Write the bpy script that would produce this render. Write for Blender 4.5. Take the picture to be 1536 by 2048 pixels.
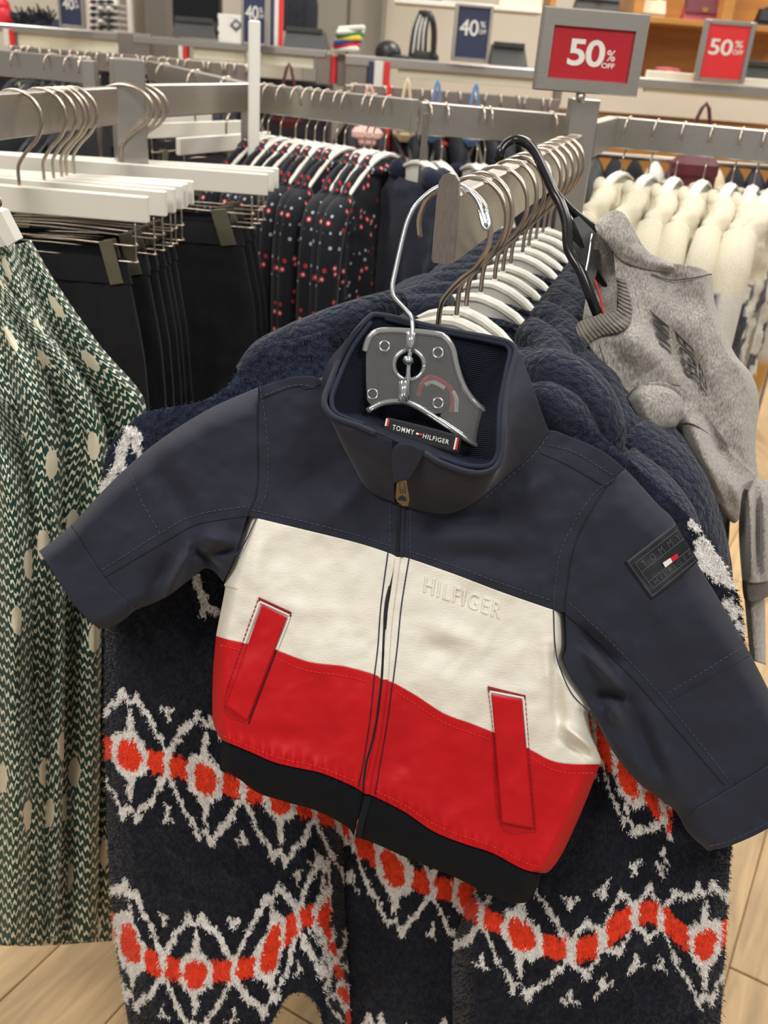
import bpy, math, random
import numpy as np
from mathutils import Vector, Matrix
random.seed(7); RNG = np.random.default_rng(11)
for o in list(bpy.data.objects): bpy.data.objects.remove(o, do_unlink=True)
SC = bpy.context.scene; COL = SC.collection

# ------------------------------------------------------------------ camera
F = 1850.0; PITCH = math.radians(26.6); ROLL = math.radians(4.5); EYE = np.array([0.0, 0.0, 1.5])
_f = np.array([0, math.cos(PITCH), -math.sin(PITCH)]); _d0 = np.array([0, -math.sin(PITCH), -math.cos(PITCH)]); _r0 = np.array([1.0, 0, 0])
CR = math.cos(ROLL)*_r0 - math.sin(ROLL)*_d0      # image right
CD = math.sin(ROLL)*_r0 + math.cos(ROLL)*_d0      # image down
CF = _f
cam_d = bpy.data.cameras.new('camera'); cam = bpy.data.objects.new('camera', cam_d); COL.objects.link(cam)
cam.matrix_world = Matrix(((CR[0], -CD[0], -CF[0], EYE[0]), (CR[1], -CD[1], -CF[1], EYE[1]), (CR[2], -CD[2], -CF[2], EYE[2]), (0, 0, 0, 1)))
cam_d.sensor_fit = 'HORIZONTAL'; cam_d.sensor_width = 36; cam_d.lens = F/1536*36; cam_d.clip_start = .02
cam_d.dof.use_dof = True; cam_d.dof.focus_distance = .80; cam_d.dof.aperture_fstop = 12.0
SC.camera = cam
SC.view_settings.view_transform = 'Standard'; SC.view_settings.look = 'None'; SC.view_settings.gamma = 1
SC.view_settings.use_curve_mapping = False; SC.view_settings.exposure = 0.10
# ------------------------------------------------------------------ light: shop interior
W = bpy.data.worlds.new('world'); SC.world = W; W.use_nodes = True
W.node_tree.nodes['Background'].inputs[0].default_value = (1.0, .965, .91, 1); W.node_tree.nodes['Background'].inputs[1].default_value = .34
def area(x, y, z, sx, sy, p, col=(1, .955, .885), tgt=None):
    l = bpy.data.lights.new('ceiling_light', 'AREA'); l.shape = 'RECTANGLE'; l.size = sx; l.size_y = sy; l.energy = p; l.color = col
    o = bpy.data.objects.new('ceiling_light', l); COL.objects.link(o); o.location = (x, y, z)
    if tgt: o.rotation_euler = (Vector(tgt)-Vector((x, y, z))).to_track_quat('-Z', 'Y').to_euler()
    return o
area(-1.0, -.55, 3.0, .6, .6, 27, tgt=(0, .8, 1.0)); area(.9, -.2, 3.0, .6, .6, 22, tgt=(0, .8, 1.0))
area(-1.2, 1.6, 3.0, .7, .7, 20); area(.6, 1.5, 3.0, .7, .7, 18); area(1.9, 2.6, 3.0, .7, .7, 20); area(-.6, 3.2, 3.0, .7, .7, 22)
area(-2.6, 4.2, 3.0, .8, .8, 44); area(.8, 4.4, 3.0, .8, .8, 44); area(2.8, 4.8, 3.0, .8, .8, 44)

# ------------------------------------------------------------------ unprojection helpers
def U(px, py, zc):
    px = np.asarray(px, float); py = np.asarray(py, float); zc = np.asarray(zc, float)
    a = (px-768)/F*zc; b = (py-1024)/F*zc
    return EYE + a[..., None]*CR + b[..., None]*CD + zc[..., None]*CF
def ZY(px, py, Y):            # depth of the point seen at (px,py) in the vertical plane y = Y
    px = np.asarray(px, float); py = np.asarray(py, float)
    return Y/((px-768)/F*CR[1] + (py-1024)/F*CD[1] + CF[1])
def UY(px, py, Y): return U(px, py, ZY(px, py, Y))
def UZ(px, py, z):
    px = float(px); py = float(py)
    dz = (px-768)/F*CR[2] + (py-1024)/F*CD[2] + CF[2]
    return U(px, py, (z-EYE[2])/dz)
def proj(p):
    q = np.asarray(p, float)-EYE; zc = q@CF
    return np.stack([768+F*(q@CR)/zc, 1024+F*(q@CD)/zc, zc], -1)

# ------------------------------------------------------------------ materials
def lin(c):
    r = []
    for v in c:
        v = v/255.0
        r.append(v/12.92 if v <= .04045 else ((v+.055)/1.055)**2.4)
    return (r[0], r[1], r[2], 1)
class NT:
    def __init__(s, name):
        s.m = bpy.data.materials.new(name); s.m.use_nodes = True; s.t = s.m.node_tree; s.b = s.t.nodes['Principled BSDF']
    def n(s, typ, **kw):
        nd = s.t.nodes.new(typ)
        for k, v in kw.items():
            if k.startswith('i_'): nd.inputs[int(k[2:])].default_value = v
            else: setattr(nd, k, v)
        return nd
    def l(s, a, b): s.t.links.new(a, b)
    def math(s, op, a, b=None, c=None):
        nd = s.t.nodes.new('ShaderNodeMath'); nd.operation = op
        for i, x in enumerate((a, b, c)):
            if x is None: continue
            if isinstance(x, (int, float)): nd.inputs[i].default_value = x
            else: s.l(x, nd.inputs[i])
        return nd.outputs[0]
    def mix(s, fac, a, b):
        nd = s.t.nodes.new('ShaderNodeMix'); nd.data_type = 'RGBA'
        for k, x in ((0, fac), (6, a), (7, b)):
            if isinstance(x, (int, float, tuple)): nd.inputs[k].default_value = x
            else: s.l(x, nd.inputs[k])
        return nd.outputs[2]
    def bump(s, h, strength=.3, dist=.001):
        nd = s.t.nodes.new('ShaderNodeBump'); nd.inputs['Strength'].default_value = strength; nd.inputs['Distance'].default_value = dist
        s.l(h, nd.inputs['Height']); s.l(nd.outputs[0], s.b.inputs['Normal'])
def base(nt, col, rough=.6, metal=0, sheen=0, spec=.5, coat=0):
    b = nt.b
    if col is not None: b.inputs['Base Color'].default_value = col
    b.inputs['Roughness'].default_value = rough; b.inputs['Metallic'].default_value = metal
    b.inputs['Specular IOR Level'].default_value = spec
    if sheen: b.inputs['Sheen Weight'].default_value = sheen; b.inputs['Sheen Roughness'].default_value = .5
    if coat: b.inputs['Coat Weight'].default_value = coat
def plain(name, rgb, rough=.6, metal=0, var=.12, vs=30, bs=0, bd=.0006, bstr=.3, sheen=0, spec=.5, stretch=None, coat=0):
    nt = NT(name); c = lin(rgb); base(nt, c, rough, metal, sheen, spec, coat)
    tc = nt.n('ShaderNodeTexCoord').outputs['Object']
    if stretch:
        mp = nt.n('ShaderNodeMapping'); mp.inputs['Scale'].default_value = stretch; nt.l(tc, mp.inputs[0]); tc = mp.outputs[0]
    if var:
        nz = nt.n('ShaderNodeTexNoise'); nz.inputs['Scale'].default_value = vs; nz.inputs['Detail'].default_value = 4; nt.l(tc, nz.inputs['Vector'])
        dk = tuple(x*(1-var) for x in c[:3])+(1,); lt = tuple(min(1, x*(1+var)) for x in c[:3])+(1,)
        mr = nt.n('ShaderNodeMapRange'); mr.inputs[1].default_value = .3; mr.inputs[2].default_value = .7; nt.l(nz.outputs[0], mr.inputs[0])
        nt.l(nt.mix(mr.outputs[0], dk, lt), nt.b.inputs['Base Color'])
    if bs:
        n2 = nt.n('ShaderNodeTexNoise'); n2.inputs['Scale'].default_value = bs; n2.inputs['Detail'].default_value = 3; nt.l(tc, n2.inputs['Vector'])
        nt.bump(n2.outputs[0], bstr, bd)
    return nt.m
def uvs(nt):
    sp = nt.n('ShaderNodeSeparateXYZ'); uv = nt.n('ShaderNodeUVMap'); uv.uv_map = 'UVMap'; nt.l(uv.outputs[0], sp.inputs[0])
    return uv.outputs[0], sp.outputs[0], sp.outputs[1]
def ribmat(name, rgb, period=.0022, along='u', rough=.8, dist=.0012, strength=.9, heather=0):
    nt = NT(name); c = lin(rgb); base(nt, c, rough, sheen=.0, spec=.2); uv, u, v = uvs(nt)
    x = u if along == 'u' else v; y = v if along == 'u' else u
    h = nt.math('SINE', nt.math('MULTIPLY', x, 2*math.pi/period))
    h2 = nt.math('SINE', nt.math('MULTIPLY', y, 2*math.pi/.0016))
    nt.bump(nt.math('ADD', h, nt.math('MULTIPLY', h2, .25)), strength, dist)
    f = nt.math('MULTIPLY_ADD', h, .5, .5)
    dk = tuple(q*.72 for q in c[:3])+(1,)
    if heather:
        nz = nt.n('ShaderNodeTexNoise'); nz.inputs['Scale'].default_value = 900; nt.l(nt.n('ShaderNodeTexCoord').outputs['Object'], nz.inputs['Vector'])
        f = nt.math('MULTIPLY', f, nz.outputs[0]); lt = tuple(min(1, q*1.35) for q in c[:3])+(1,)
        nt.l(nt.mix(f, dk, lt), nt.b.inputs['Base Color'])
    else: nt.l(nt.mix(f, dk, c), nt.b.inputs['Base Color'])
    return nt.m
def colattr(name, rough=.95, sheen=.12, bs=0, bd=.001, bstr=.5, vor=False, spec=.2):
    nt = NT(name); base(nt, None, rough, sheen=sheen, spec=spec)
    a = nt.n('ShaderNodeVertexColor'); a.layer_name = 'Col'
    tc = nt.n('ShaderNodeTexCoord').outputs['Object']
    n2 = nt.n('ShaderNodeTexNoise'); n2.inputs['Scale'].default_value = bs or 700; n2.inputs['Detail'].default_value = 4; nt.l(tc, n2.inputs['Vector'])
    f = nt.n('ShaderNodeMapRange'); f.inputs[1].default_value = .3; f.inputs[2].default_value = .7; f.inputs[3].default_value = .86; f.inputs[4].default_value = 1.12; nt.l(n2.outputs[0], f.inputs[0])
    mm = nt.n('ShaderNodeVectorMath'); mm.operation = 'SCALE'; nt.l(a.outputs[0], mm.inputs[0]); nt.l(f.outputs[0], mm.inputs[3]); nt.l(mm.outputs[0], nt.b.inputs['Base Color'])
    if bs: nt.bump(n2.outputs[0], bstr, bd)
    return nt.m
def bouclemat(name, rgb, scale=130, sheen=.5, dist=.006, attr=False):
    nt = NT(name); c = lin(rgb); base(nt, c, .95, sheen=sheen, spec=.15)
    tc = nt.n('ShaderNodeTexCoord').outputs['Object']
    nz = nt.n('ShaderNodeTexNoise'); nz.inputs['Scale'].default_value = 90; nt.l(tc, nz.inputs['Vector'])
    mx = nt.n('ShaderNodeMix'); mx.data_type = 'VECTOR'; mx.inputs[0].default_value = .012; nt.l(tc, mx.inputs[4]); nt.l(nz.outputs[1], mx.inputs[5])
    v = nt.n('ShaderNodeTexVoronoi'); v.inputs['Scale'].default_value = scale; nt.l(mx.outputs[1], v.inputs['Vector'])
    n3 = nt.n('ShaderNodeTexNoise'); n3.inputs['Scale'].default_value = 600; nt.l(tc, n3.inputs['Vector'])
    h = nt.math('SUBTRACT', nt.math('MULTIPLY', n3.outputs[0], .5), v.outputs[0])
    nt.bump(h, .8, dist)
    lt = tuple(q*1.35 for q in c[:3])+(1,); dk = tuple(q*.6 for q in c[:3])+(1,)
    cc = nt.mix(nt.math('MULTIPLY', n3.outputs[0], 1.0), dk, lt)
    if attr:
        a = nt.n('ShaderNodeVertexColor'); a.layer_name = 'Col'; sp = nt.n('ShaderNodeSeparateColor'); nt.l(a.outputs[0], sp.inputs[0])
        cc = nt.mix(sp.outputs[0], cc, nt.mix(sp.outputs[1], lin((224, 222, 216)), lin((220, 66, 36))))
    nt.l(cc, nt.b.inputs['Base Color'])
    return nt.m

M = {}
M['navy'] = plain('navy_nylon', (36, 39, 52), .72, var=.07, vs=14, bs=1600, bd=.0002, bstr=.25, sheen=.10, spec=.22)
M['navy_in'] = plain('navy_lining', (26, 29, 42), .6, var=.1, bs=900, bd=.0004)
M['white_ny'] = plain('white_nylon', (229, 225, 213), .55, var=.03, vs=40, bs=300, bd=.0011, bstr=.42, spec=.4, stretch=(1, 1, 3.0))
M['red_ny'] = plain('red_nylon', (190, 3, 17), .55, var=.06, vs=20, bs=900, bd=.0004, bstr=.35, spec=.35)
M['red_st'] = plain('red_thread', (150, 10, 18), .7, var=0)
M['red_st2'] = plain('bright_red_thread', (232, 52, 34), .7, var=0)
M['navy_st'] = plain('navy_thread', (66, 70, 86), .7, var=0)
M['navy_dk'] = plain('navy_thread_and_shade', (14, 16, 26), .7, var=0)  # dark navy parts, also the painted shade of seam grooves and open zip
M['thread_navy'] = plain('navy_seam_thread', (32, 38, 70), .7, var=0)
M['rib_navy'] = ribmat('navy_rib_knit', (22, 24, 33), .0024)
M['rib_in'] = ribmat('navy_collar_rib', (36, 41, 58), .0026, along='v')
M['leather'] = plain('black_leatherette', (20, 22, 30), .5, var=.1, bs=800, bd=.0003)
M['emb'] = plain('embossed_line', (68, 71, 80), .5, var=0)
M['white_pr'] = plain('white_print', (228, 226, 220), .5, var=0)
M['red_pr'] = plain('red_print', (196, 22, 36), .5, var=0)
M['label_bk'] = plain('black_woven_label', (14, 17, 26), .75, var=.2, vs=600)
M['brass'] = plain('antique_brass', (150, 122, 88), .38, metal=1, var=.15, vs=200)
M['zinc'] = plain('zinc_wire', (205, 212, 214), .22, metal=1, var=.05)
M['bronze'] = plain('brushed_nickel_wire', (196, 182, 166), .26, metal=1, var=.08, vs=60)
M['steel'] = plain('brushed_steel', (188, 184, 177), .34, metal=1, var=.05, vs=60, stretch=(1, 1, 10), bs=260, bd=.0001, bstr=.15)
M['steel_d'] = plain('steel_plate', (160, 150, 142), .40, metal=1, var=.16, vs=160, stretch=(6, 6, .7), bs=300, bd=.0003)
M['white_pl'] = plain('white_plastic', (226, 224, 214), .32, var=.02, spec=.5)
M['white_wd'] = plain('white_painted_wood', (226, 223, 212), .45, var=.03, vs=12)
M['white_strap'] = plain('white_post', (232, 230, 222), .4, var=.02)
M['black_pl'] = plain('black_plastic', (18, 18, 20), .22, var=.1)
M['black_cl'] = plain('black_crepe', (23, 24, 28), .85, var=.15, vs=80, bs=900, bd=.0005, sheen=.15, spec=.2)
M['cuffin'] = plain('beige_lining', (150, 132, 112), .8)
M['clip_ol'] = plain('olive_metal_clip', (122, 120, 104), .42, metal=.7, var=.1)
M['clip_br'] = plain('brown_metal_clip', (118, 106, 98), .45, metal=.7, var=.1)
M['boucle'] = bouclemat('navy_sherpa', (36, 42, 58), 130, .15); M['boucle_p'] = bouclemat('navy_sherpa_patterned', (36, 42, 58), 130, .15, attr=True)
M['sherpa'] = colattr('patterned_sherpa', bs=700, bd=.0016, bstr=.5)
M['pile'] = colattr('sherpa_pile', bs=0)
M['fleece_navy'] = bouclemat('navy_fleece', (30, 36, 56), 300, .15, .002)
M['creamf'] = colattr('cream_fleece', bs=400, bd=.0012, bstr=.4, sheen=.15)
def glassm(name, g, dif):
    nt = NT(name); t = nt.t; out = t.nodes['Material Output']; t.nodes.remove(nt.b)
    tr = nt.n('ShaderNodeBsdfTransparent'); tr.inputs[0].default_value = (.93, .94, .94, 1)
    gl = nt.n('ShaderNodeBsdfGlossy'); gl.inputs['Roughness'].default_value = .10; gl.inputs[0].default_value = (1, 1, 1, 1)
    df = nt.n('ShaderNodeBsdfDiffuse'); df.inputs[0].default_value = (.85, .86, .85, 1)
    lw = nt.n('ShaderNodeFresnel'); lw.inputs[0].default_value = 1.5
    f = nt.math('MINIMUM', nt.math('ADD', nt.math('MULTIPLY', lw.outputs[0], 1.3), g), 1.0)
    m1 = nt.n('ShaderNodeMixShader'); nt.l(f, m1.inputs[0]); nt.l(tr.outputs[0], m1.inputs[1]); nt.l(gl.outputs[0], m1.inputs[2])
    m2 = nt.n('ShaderNodeMixShader'); m2.inputs[0].default_value = dif; nt.l(m1.outputs[0], m2.inputs[1]); nt.l(df.outputs[0], m2.inputs[2]); nt.l(m2.outputs[0], out.inputs[0])
    return nt.m
M['clear'] = glassm('clear_plastic', .05, .035); M['clear_rim'] = glassm('clear_plastic_rim', .28, .10)
def floral():
    nt = NT('floral_viscose'); base(nt, None, .75, spec=.25, sheen=.1)
    tc = nt.n('ShaderNodeTexCoord').outputs['Object']
    v = nt.n('ShaderNodeTexVoronoi'); v.inputs['Scale'].default_value = 54; v.inputs['Randomness'].default_value = .85; nt.l(tc, v.inputs['Vector'])
    d = nt.math('LESS_THAN', v.outputs[0], .29); c0 = nt.math('LESS_THAN', v.outputs[0], .14)
    sp = nt.n('ShaderNodeSeparateColor'); nt.l(v.outputs[1], sp.inputs[0])
    red = nt.math('GREATER_THAN', sp.outputs[0], .5)
    small = nt.math('LESS_THAN', v.outputs[0], .19)
    dotmask = nt.math('ADD', nt.math('MULTIPLY', d, red), nt.math('MULTIPLY', small, nt.math('SUBTRACT', 1.0, red)))
    dc = nt.mix(red, lin((170, 176, 186)), lin((178, 44, 50)))
    dc = nt.mix(nt.math('MULTIPLY', c0, red), dc, lin((225, 205, 205)))
    nt.l(nt.mix(dotmask, lin((20, 23, 32)), dc), nt.b.inputs['Base Color'])
    return nt.m
M['floral'] = floral()
def greenp():
    nt = NT('green_chevron_print'); base(nt, None, .6, spec=.3, sheen=.1); uv, u, v = uvs(nt)
    nz = nt.n('ShaderNodeTexNoise'); nz.inputs['Scale'].default_value = 16; nt.l(uv, nz.inputs['Vector'])
    n2 = nt.n('ShaderNodeTexNoise'); n2.inputs['Scale'].default_value = 170; nt.l(uv, n2.inputs['Vector'])
    ch = nt.math('PINGPONG', nt.math('ADD', u, nt.math('MULTIPLY', nz.outputs[0], .05)), .046)
    wob = nt.math('MULTIPLY', nt.math('SINE', nt.math('MULTIPLY', u, 2*math.pi/.013)), .20)
    w = nt.math('ADD', nt.math('ADD', nt.math('DIVIDE', v, .0135), nt.math('MULTIPLY', ch, 34)), wob)
    w = nt.math('ADD', w, nt.math('MULTIPLY', n2.outputs[0], .55))
    fr = nt.math('FRACT', w)
    line = nt.math('LESS_THAN', fr, .32)
    # dashes: gaps along each row
    row = nt.math('FLOOR', w)
    gap = nt.math('FRACT', nt.math('ADD', nt.math('DIVIDE', u, .016), nt.math('MULTIPLY', row, .37)))
    line = nt.math('MULTIPLY', line, nt.math('GREATER_THAN', gap, .13))
    mp = nt.n('ShaderNodeMapping'); mp.inputs['Scale'].default_value = (1.0, .8, 1); nt.l(uv, mp.inputs[0])
    vo = nt.n('ShaderNodeTexVoronoi'); vo.voronoi_dimensions = '2D'; vo.inputs['Scale'].default_value = 9.5; vo.inputs['Randomness'].default_value = .8; nt.l(mp.outputs[0], vo.inputs['Vector'])
    dd = nt.math('ADD', vo.outputs[0], nt.math('MULTIPLY', n2.outputs[0], .05))
    dot = nt.math('LESS_THAN', dd, .165)
    g = lin((22, 60, 50)); cr = lin((222, 218, 196)); cd = lin((216, 208, 182))
    c = nt.mix(line, g, cr); c = nt.mix(dot, c, cd)
    nt.l(c, nt.b.inputs['Base Color'])
    return nt.m
M['greenp'] = greenp()
def heather():
    nt = NT('heather_grey_jersey'); base(nt, None, .9, sheen=.3, spec=.15)
    tc = nt.n('ShaderNodeTexCoord').outputs['Object']
    mp = nt.n('ShaderNodeMapping'); mp.inputs['Scale'].default_value = (1, 1, .35); mp.inputs['Rotation'].default_value = (0, .6, 0); nt.l(tc, mp.inputs[0])
    n1 = nt.n('ShaderNodeTexNoise'); n1.inputs['Scale'].default_value = 520; n1.inputs['Detail'].default_value = 4; nt.l(mp.outputs[0], n1.inputs['Vector'])
    n2 = nt.n('ShaderNodeTexNoise'); n2.inputs['Scale'].default_value = 1600; nt.l(tc, n2.inputs['Vector'])
    mr = nt.n('ShaderNodeMapRange'); mr.inputs[1].default_value = .34; mr.inputs[2].default_value = .66; nt.l(n1.outputs[0], mr.inputs[0])
    nt.l(nt.mix(mr.outputs[0], lin((122, 118, 114)), lin((176, 171, 164))), nt.b.inputs['Base Color']); nt.bump(n2.outputs[0], .3, .0006)
    return nt.m
M['heather'] = heather()
M['rib_grey'] = ribmat('grey_rib_knit', (150, 145, 139), .0045, along='u', dist=.002, heather=1)
M['print_ch'] = plain('charcoal_print', (66, 66, 68), .8, var=.2, vs=300)
def woodm(name, rgb, scale=6, stretch=(14, 1, 1), var=.16):
    nt = NT(name); c = lin(rgb); base(nt, c, .42, spec=.4)
    tc = nt.n('ShaderNodeTexCoord').outputs['Object']; mp = nt.n('ShaderNodeMapping'); mp.inputs['Scale'].default_value = stretch; nt.l(tc, mp.inputs[0])
    oi = nt.n('ShaderNodeObjectInfo')
    ad = nt.n('ShaderNodeVectorMath'); nt.l(mp.outputs[0], ad.inputs[0]); cb = nt.n('ShaderNodeCombineXYZ'); nt.l(nt.math('MULTIPLY', oi.outputs['Random'], 40.0), cb.inputs[0]); nt.l(cb.outputs[0], ad.inputs[1])
    n1 = nt.n('ShaderNodeTexNoise'); n1.inputs['Scale'].default_value = scale; n1.inputs['Detail'].default_value = 6; n1.inputs['Distortion'].default_value = .6; nt.l(ad.outputs[0], n1.inputs['Vector'])
    mr = nt.n('ShaderNodeMapRange'); mr.inputs[1].default_value = .3; mr.inputs[2].default_value = .7; nt.l(n1.outputs[0], mr.inputs[0])
    dk = tuple(x*(1-var*1.6) for x in c[:3])+(1,); lt = tuple(min(1, x*(1+var)) for x in c[:3])+(1,)
    nt.l(nt.mix(mr.outputs[0], dk, lt), nt.b.inputs['Base Color'])
    return nt.m
M['plank'] = woodm('oak_plank', (214, 180, 132), 5, (9, 1.1, 1))
M['floorm'] = woodm('oak_floor', (206, 176, 134), 3, (6, 1, 1))
M['wood_sh'] = woodm('honey_wood', (176, 122, 62), 3, (1, 1, 6), .12)
M['wall'] = plain('cream_wall', (226, 218, 202), .8, var=.03, vs=3)
M['greywall'] = plain('grey_panel', (150, 146, 138), .7, var=.05, vs=3)
M['creamp'] = plain('cream_panel', (236, 230, 208), .5, var=.02, vs=5)
M['navy_sg'] = plain('navy_sign_card', (44, 52, 84), .5, var=.03)
M['red_sg'] = plain('red_sign_card', (178, 26, 40), .4, var=.04)
M['red_sg2'] = plain('bright_red_sign_card', (216, 44, 48), .5, var=.03)
M['dark_ob'] = plain('dark_grey_plastic', (52, 52, 50), .5, var=.15, vs=10)
M['dark_cl'] = plain('dark_garments', (34, 36, 44), .9, var=.3, vs=40)
M['burg'] = plain('burgundy_leather', (92, 34, 44), .45, var=.1)
M['pinkb'] = plain('dusty_pink_leather', (160, 66, 78), .45, var=.1)
M['creamb'] = plain('cream_leather', (226, 208, 176), .5, var=.06)
M['rose'] = plain('pale_pink_cloth', (222, 178, 168), .7, var=.1)
M['blueb'] = plain('light_blue_denim', (104, 142, 190), .8, var=.12, vs=60)
M['blackb'] = plain('black_leather', (28, 27, 28), .4, var=.1)
M['gold'] = plain('gold_metal', (214, 176, 96), .3, metal=1, var=0)
M['green_c'] = plain('green_cloth', (60, 120, 70), .8, var=.1)
M['yellow_c'] = plain('yellow_cloth', (226, 196, 70), .8, var=.1)
M['blue_c'] = plain('blue_cloth', (44, 62, 130), .8, var=.1)
M['glass_sh'] = plain('grey_glass_shelf', (176, 180, 174), .15, var=.05)
M['paper'] = plain('white_paper', (222, 219, 212), .8, var=.04)
M['tag_or'] = plain('orange_tag', (214, 116, 60), .6, var=.1)

# ------------------------------------------------------------------ mesh helpers
OFF = {}
def mk(name, verts, faces, mat, parent=None, smooth=True, uv=None, col=None):
    me = bpy.data.meshes.new(name); v = np.asarray(verts, float)
    me.from_pydata(v.tolist(), [], faces.tolist() if isinstance(faces, np.ndarray) else faces)
    if uv is not None or col is not None:
        li = np.empty(len(me.loops), dtype=np.int32); me.loops.foreach_get('vertex_index', li)
        if uv is not None:
            lay = me.uv_layers.new(name='UVMap'); lay.data.foreach_set('uv', np.asarray(uv, np.float32)[li].ravel())
        if col is not None:
            a = me.color_attributes.new('Col', 'FLOAT_COLOR', 'POINT'); c = np.ones((len(v), 4), np.float32); c[:, :3] = col; a.data.foreach_set('color', c.ravel())
    if smooth: me.polygons.foreach_set('use_smooth', np.ones(len(me.polygons), dtype=bool))
    me.update(); me.materials.append(M[mat] if isinstance(mat, str) else mat)
    o = bpy.data.objects.new(name, me); COL.objects.link(o)
    if parent is not None:
        o.parent = parent; o.location = OFF.get(parent.name, (0, 0, 0))
    return o
def sub(o, parent, thing_):   # re-parent a part under another part
    o.parent = parent; o.location = (0, 0, 0); return o
def thing(name, label, cat, loc=(0, 0, 0), group=None):
    o = bpy.data.objects.new(name, None); COL.objects.link(o); o.empty_display_size = .02; o.location = loc
    OFF[o.name] = (-float(loc[0]), -float(loc[1]), -float(loc[2])); o['label'] = label; o['category'] = cat
    if group: o['group'] = group
    return o
def tag(o, label, cat, group=None):
    o['label'] = label; o['category'] = cat
    if group: o['group'] = group
    return o
def struct(o): o['kind'] = 'structure'; return o
def copy_tree(root, loc, rotz=0, label=None, group=None, scale=None):
    r = root.copy(); COL.objects.link(r); r.location = loc; r.rotation_euler = (0, 0, rotz)
    if label: r['label'] = label
    if group: r['group'] = group
    if scale: r.scale = scale
    for ch in list(root.children):
        c = ch.copy(); COL.objects.link(c); c.parent = r
        for g in ch.children:
            d = g.copy(); COL.objects.link(d); d.parent = c
    return r
class MB:
    def __init__(s): s.v = []; s.f = []; s.n = 0
    def add(s, v, f):
        v = np.asarray(v, float); s.v.append(v); s.f += [tuple(int(i)+s.n for i in q) for q in f]; s.n += len(v); return s
    def build(s, name, mat, parent=None, smooth=False): return mk(name, np.concatenate(s.v), s.f, mat, parent, smooth)
    def box(s, c, ax, ay, az, sx, sy, sz, ch=.1):
        # chamfered box: 24 verts
        c = np.asarray(c, float); A = [np.asarray(a, float)/np.linalg.norm(a) for a in (ax, ay, az)]; h = [sx/2, sy/2, sz/2]
        k = min(h)*ch*2 if ch < 1 else ch; k = min(k, min(h)*.98)
        vs = []; idx = {}
        for i in (-1, 1):
            for j in (-1, 1):
                for l in (-1, 1):
                    sg = (i, j, l)
                    for a in range(3):
                        p = c.copy()
                        for b in range(3): p = p + A[b]*sg[b]*(h[b] if b == a else h[b]-k)
                        idx[(sg, a)] = len(vs); vs.append(p)
        fs = []
        for a in range(3):
            b, d = (a+1) % 3, (a+2) % 3
            for sa in (-1, 1):
                q = []
                for sb, sd in ((-1, -1), (1, -1), (1, 1), (-1, 1)):
                    sg = [0, 0, 0]; sg[a] = sa; sg[b] = sb; sg[d] = sd; q.append(idx[(tuple(sg), a)])
                fs.append(q if sa > 0 else q[::-1])
        for a in range(3):
            b, d = (a+1) % 3, (a+2) % 3
            for sb in (-1, 1):
                for sd in (-1, 1):
                    s1 = [0, 0, 0]; s1[a] = -1; s1[b] = sb; s1[d] = sd; s2 = list(s1); s2[a] = 1
                    q = [idx[(tuple(s1), b)], idx[(tuple(s2), b)], idx[(tuple(s2), d)], idx[(tuple(s1), d)]]
                    fs.append(q if sb*sd > 0 else q[::-1])
        for i in (-1, 1):
            for j in (-1, 1):
                for l in (-1, 1):
                    sg = (i, j, l); q = [idx[(sg, 0)], idx[(sg, 1)], idx[(sg, 2)]]
                    fs.append(q if i*j*l > 0 else q[::-1])
        return s.add(vs, fs)
    def bar(s, p, q, w, h, up=(0, 0, 1), ch=.1):
        p = np.asarray(p, float); q = np.asarray(q, float); d = q-p; L = np.linalg.norm(d); d = d/L
        a = np.cross(d, up); a /= np.linalg.norm(a); u = np.cross(a, d)
        return s.box((p+q)/2, d, a, u, L, w, h, ch)
    def tube(s, pts, r, seg=8, smooth=3, cap=True):
        p = cr(pts, smooth) if smooth > 1 else np.asarray(pts, float)
        n = len(p); r = np.full(n, r) if np.isscalar(r) else np.interp(np.linspace(0, 1, n), np.linspace(0, 1, len(r)), r)
        t = np.gradient(p, axis=0); t /= np.linalg.norm(t, axis=1)[:, None]+1e-12
        ref = np.array([0, 0, 1.0]) if abs(t[0][2]) < .9 else np.array([1.0, 0, 0])
        a = np.cross(t[0], ref); a /= np.linalg.norm(a); vs = []
        for i in range(n):
            a = a-t[i]*(a@t[i]); a /= np.linalg.norm(a); b = np.cross(t[i], a)
            for k in range(seg):
                an = 2*math.pi*k/seg; vs.append(p[i]+r[i]*(math.cos(an)*a+math.sin(an)*b))
        fs = [(i*seg+k, i*seg+(k+1) % seg, (i+1)*seg+(k+1) % seg, (i+1)*seg+k) for i in range(n-1) for k in range(seg)]
        if cap: fs += [tuple(range(seg))[::-1], tuple((n-1)*seg+k for k in range(seg))]
        return s.add(vs, fs)
    def extrude(s, poly, n):       # poly: Nx3 planar outline, n: offset vector
        poly = np.asarray(poly, float); k = len(poly); n = np.asarray(n, float)
        fs = [tuple(range(k)), tuple(range(2*k-1, k-1, -1))]+[(i, i+k, (i+1) % k+k, (i+1) % k) for i in range(k)]
        return s.add(np.concatenate([poly, poly+n]), fs)
    def sphere(s, c, rx, ry, rz, nu=12, nv=8):
        vs = []; fs = []
        for j in range(nv+1):
            th = math.pi*j/nv
            for i in range(nu):
                ph = 2*math.pi*i/nu; vs.append((c[0]+rx*math.sin(th)*math.cos(ph), c[1]+ry*math.sin(th)*math.sin(ph), c[2]+rz*math.cos(th)))
        for j in range(nv):
            for i in range(nu): fs.append((j*nu+i, j*nu+(i+1) % nu, (j+1)*nu+(i+1) % nu, (j+1)*nu+i))
        return s.add(vs, fs)
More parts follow.
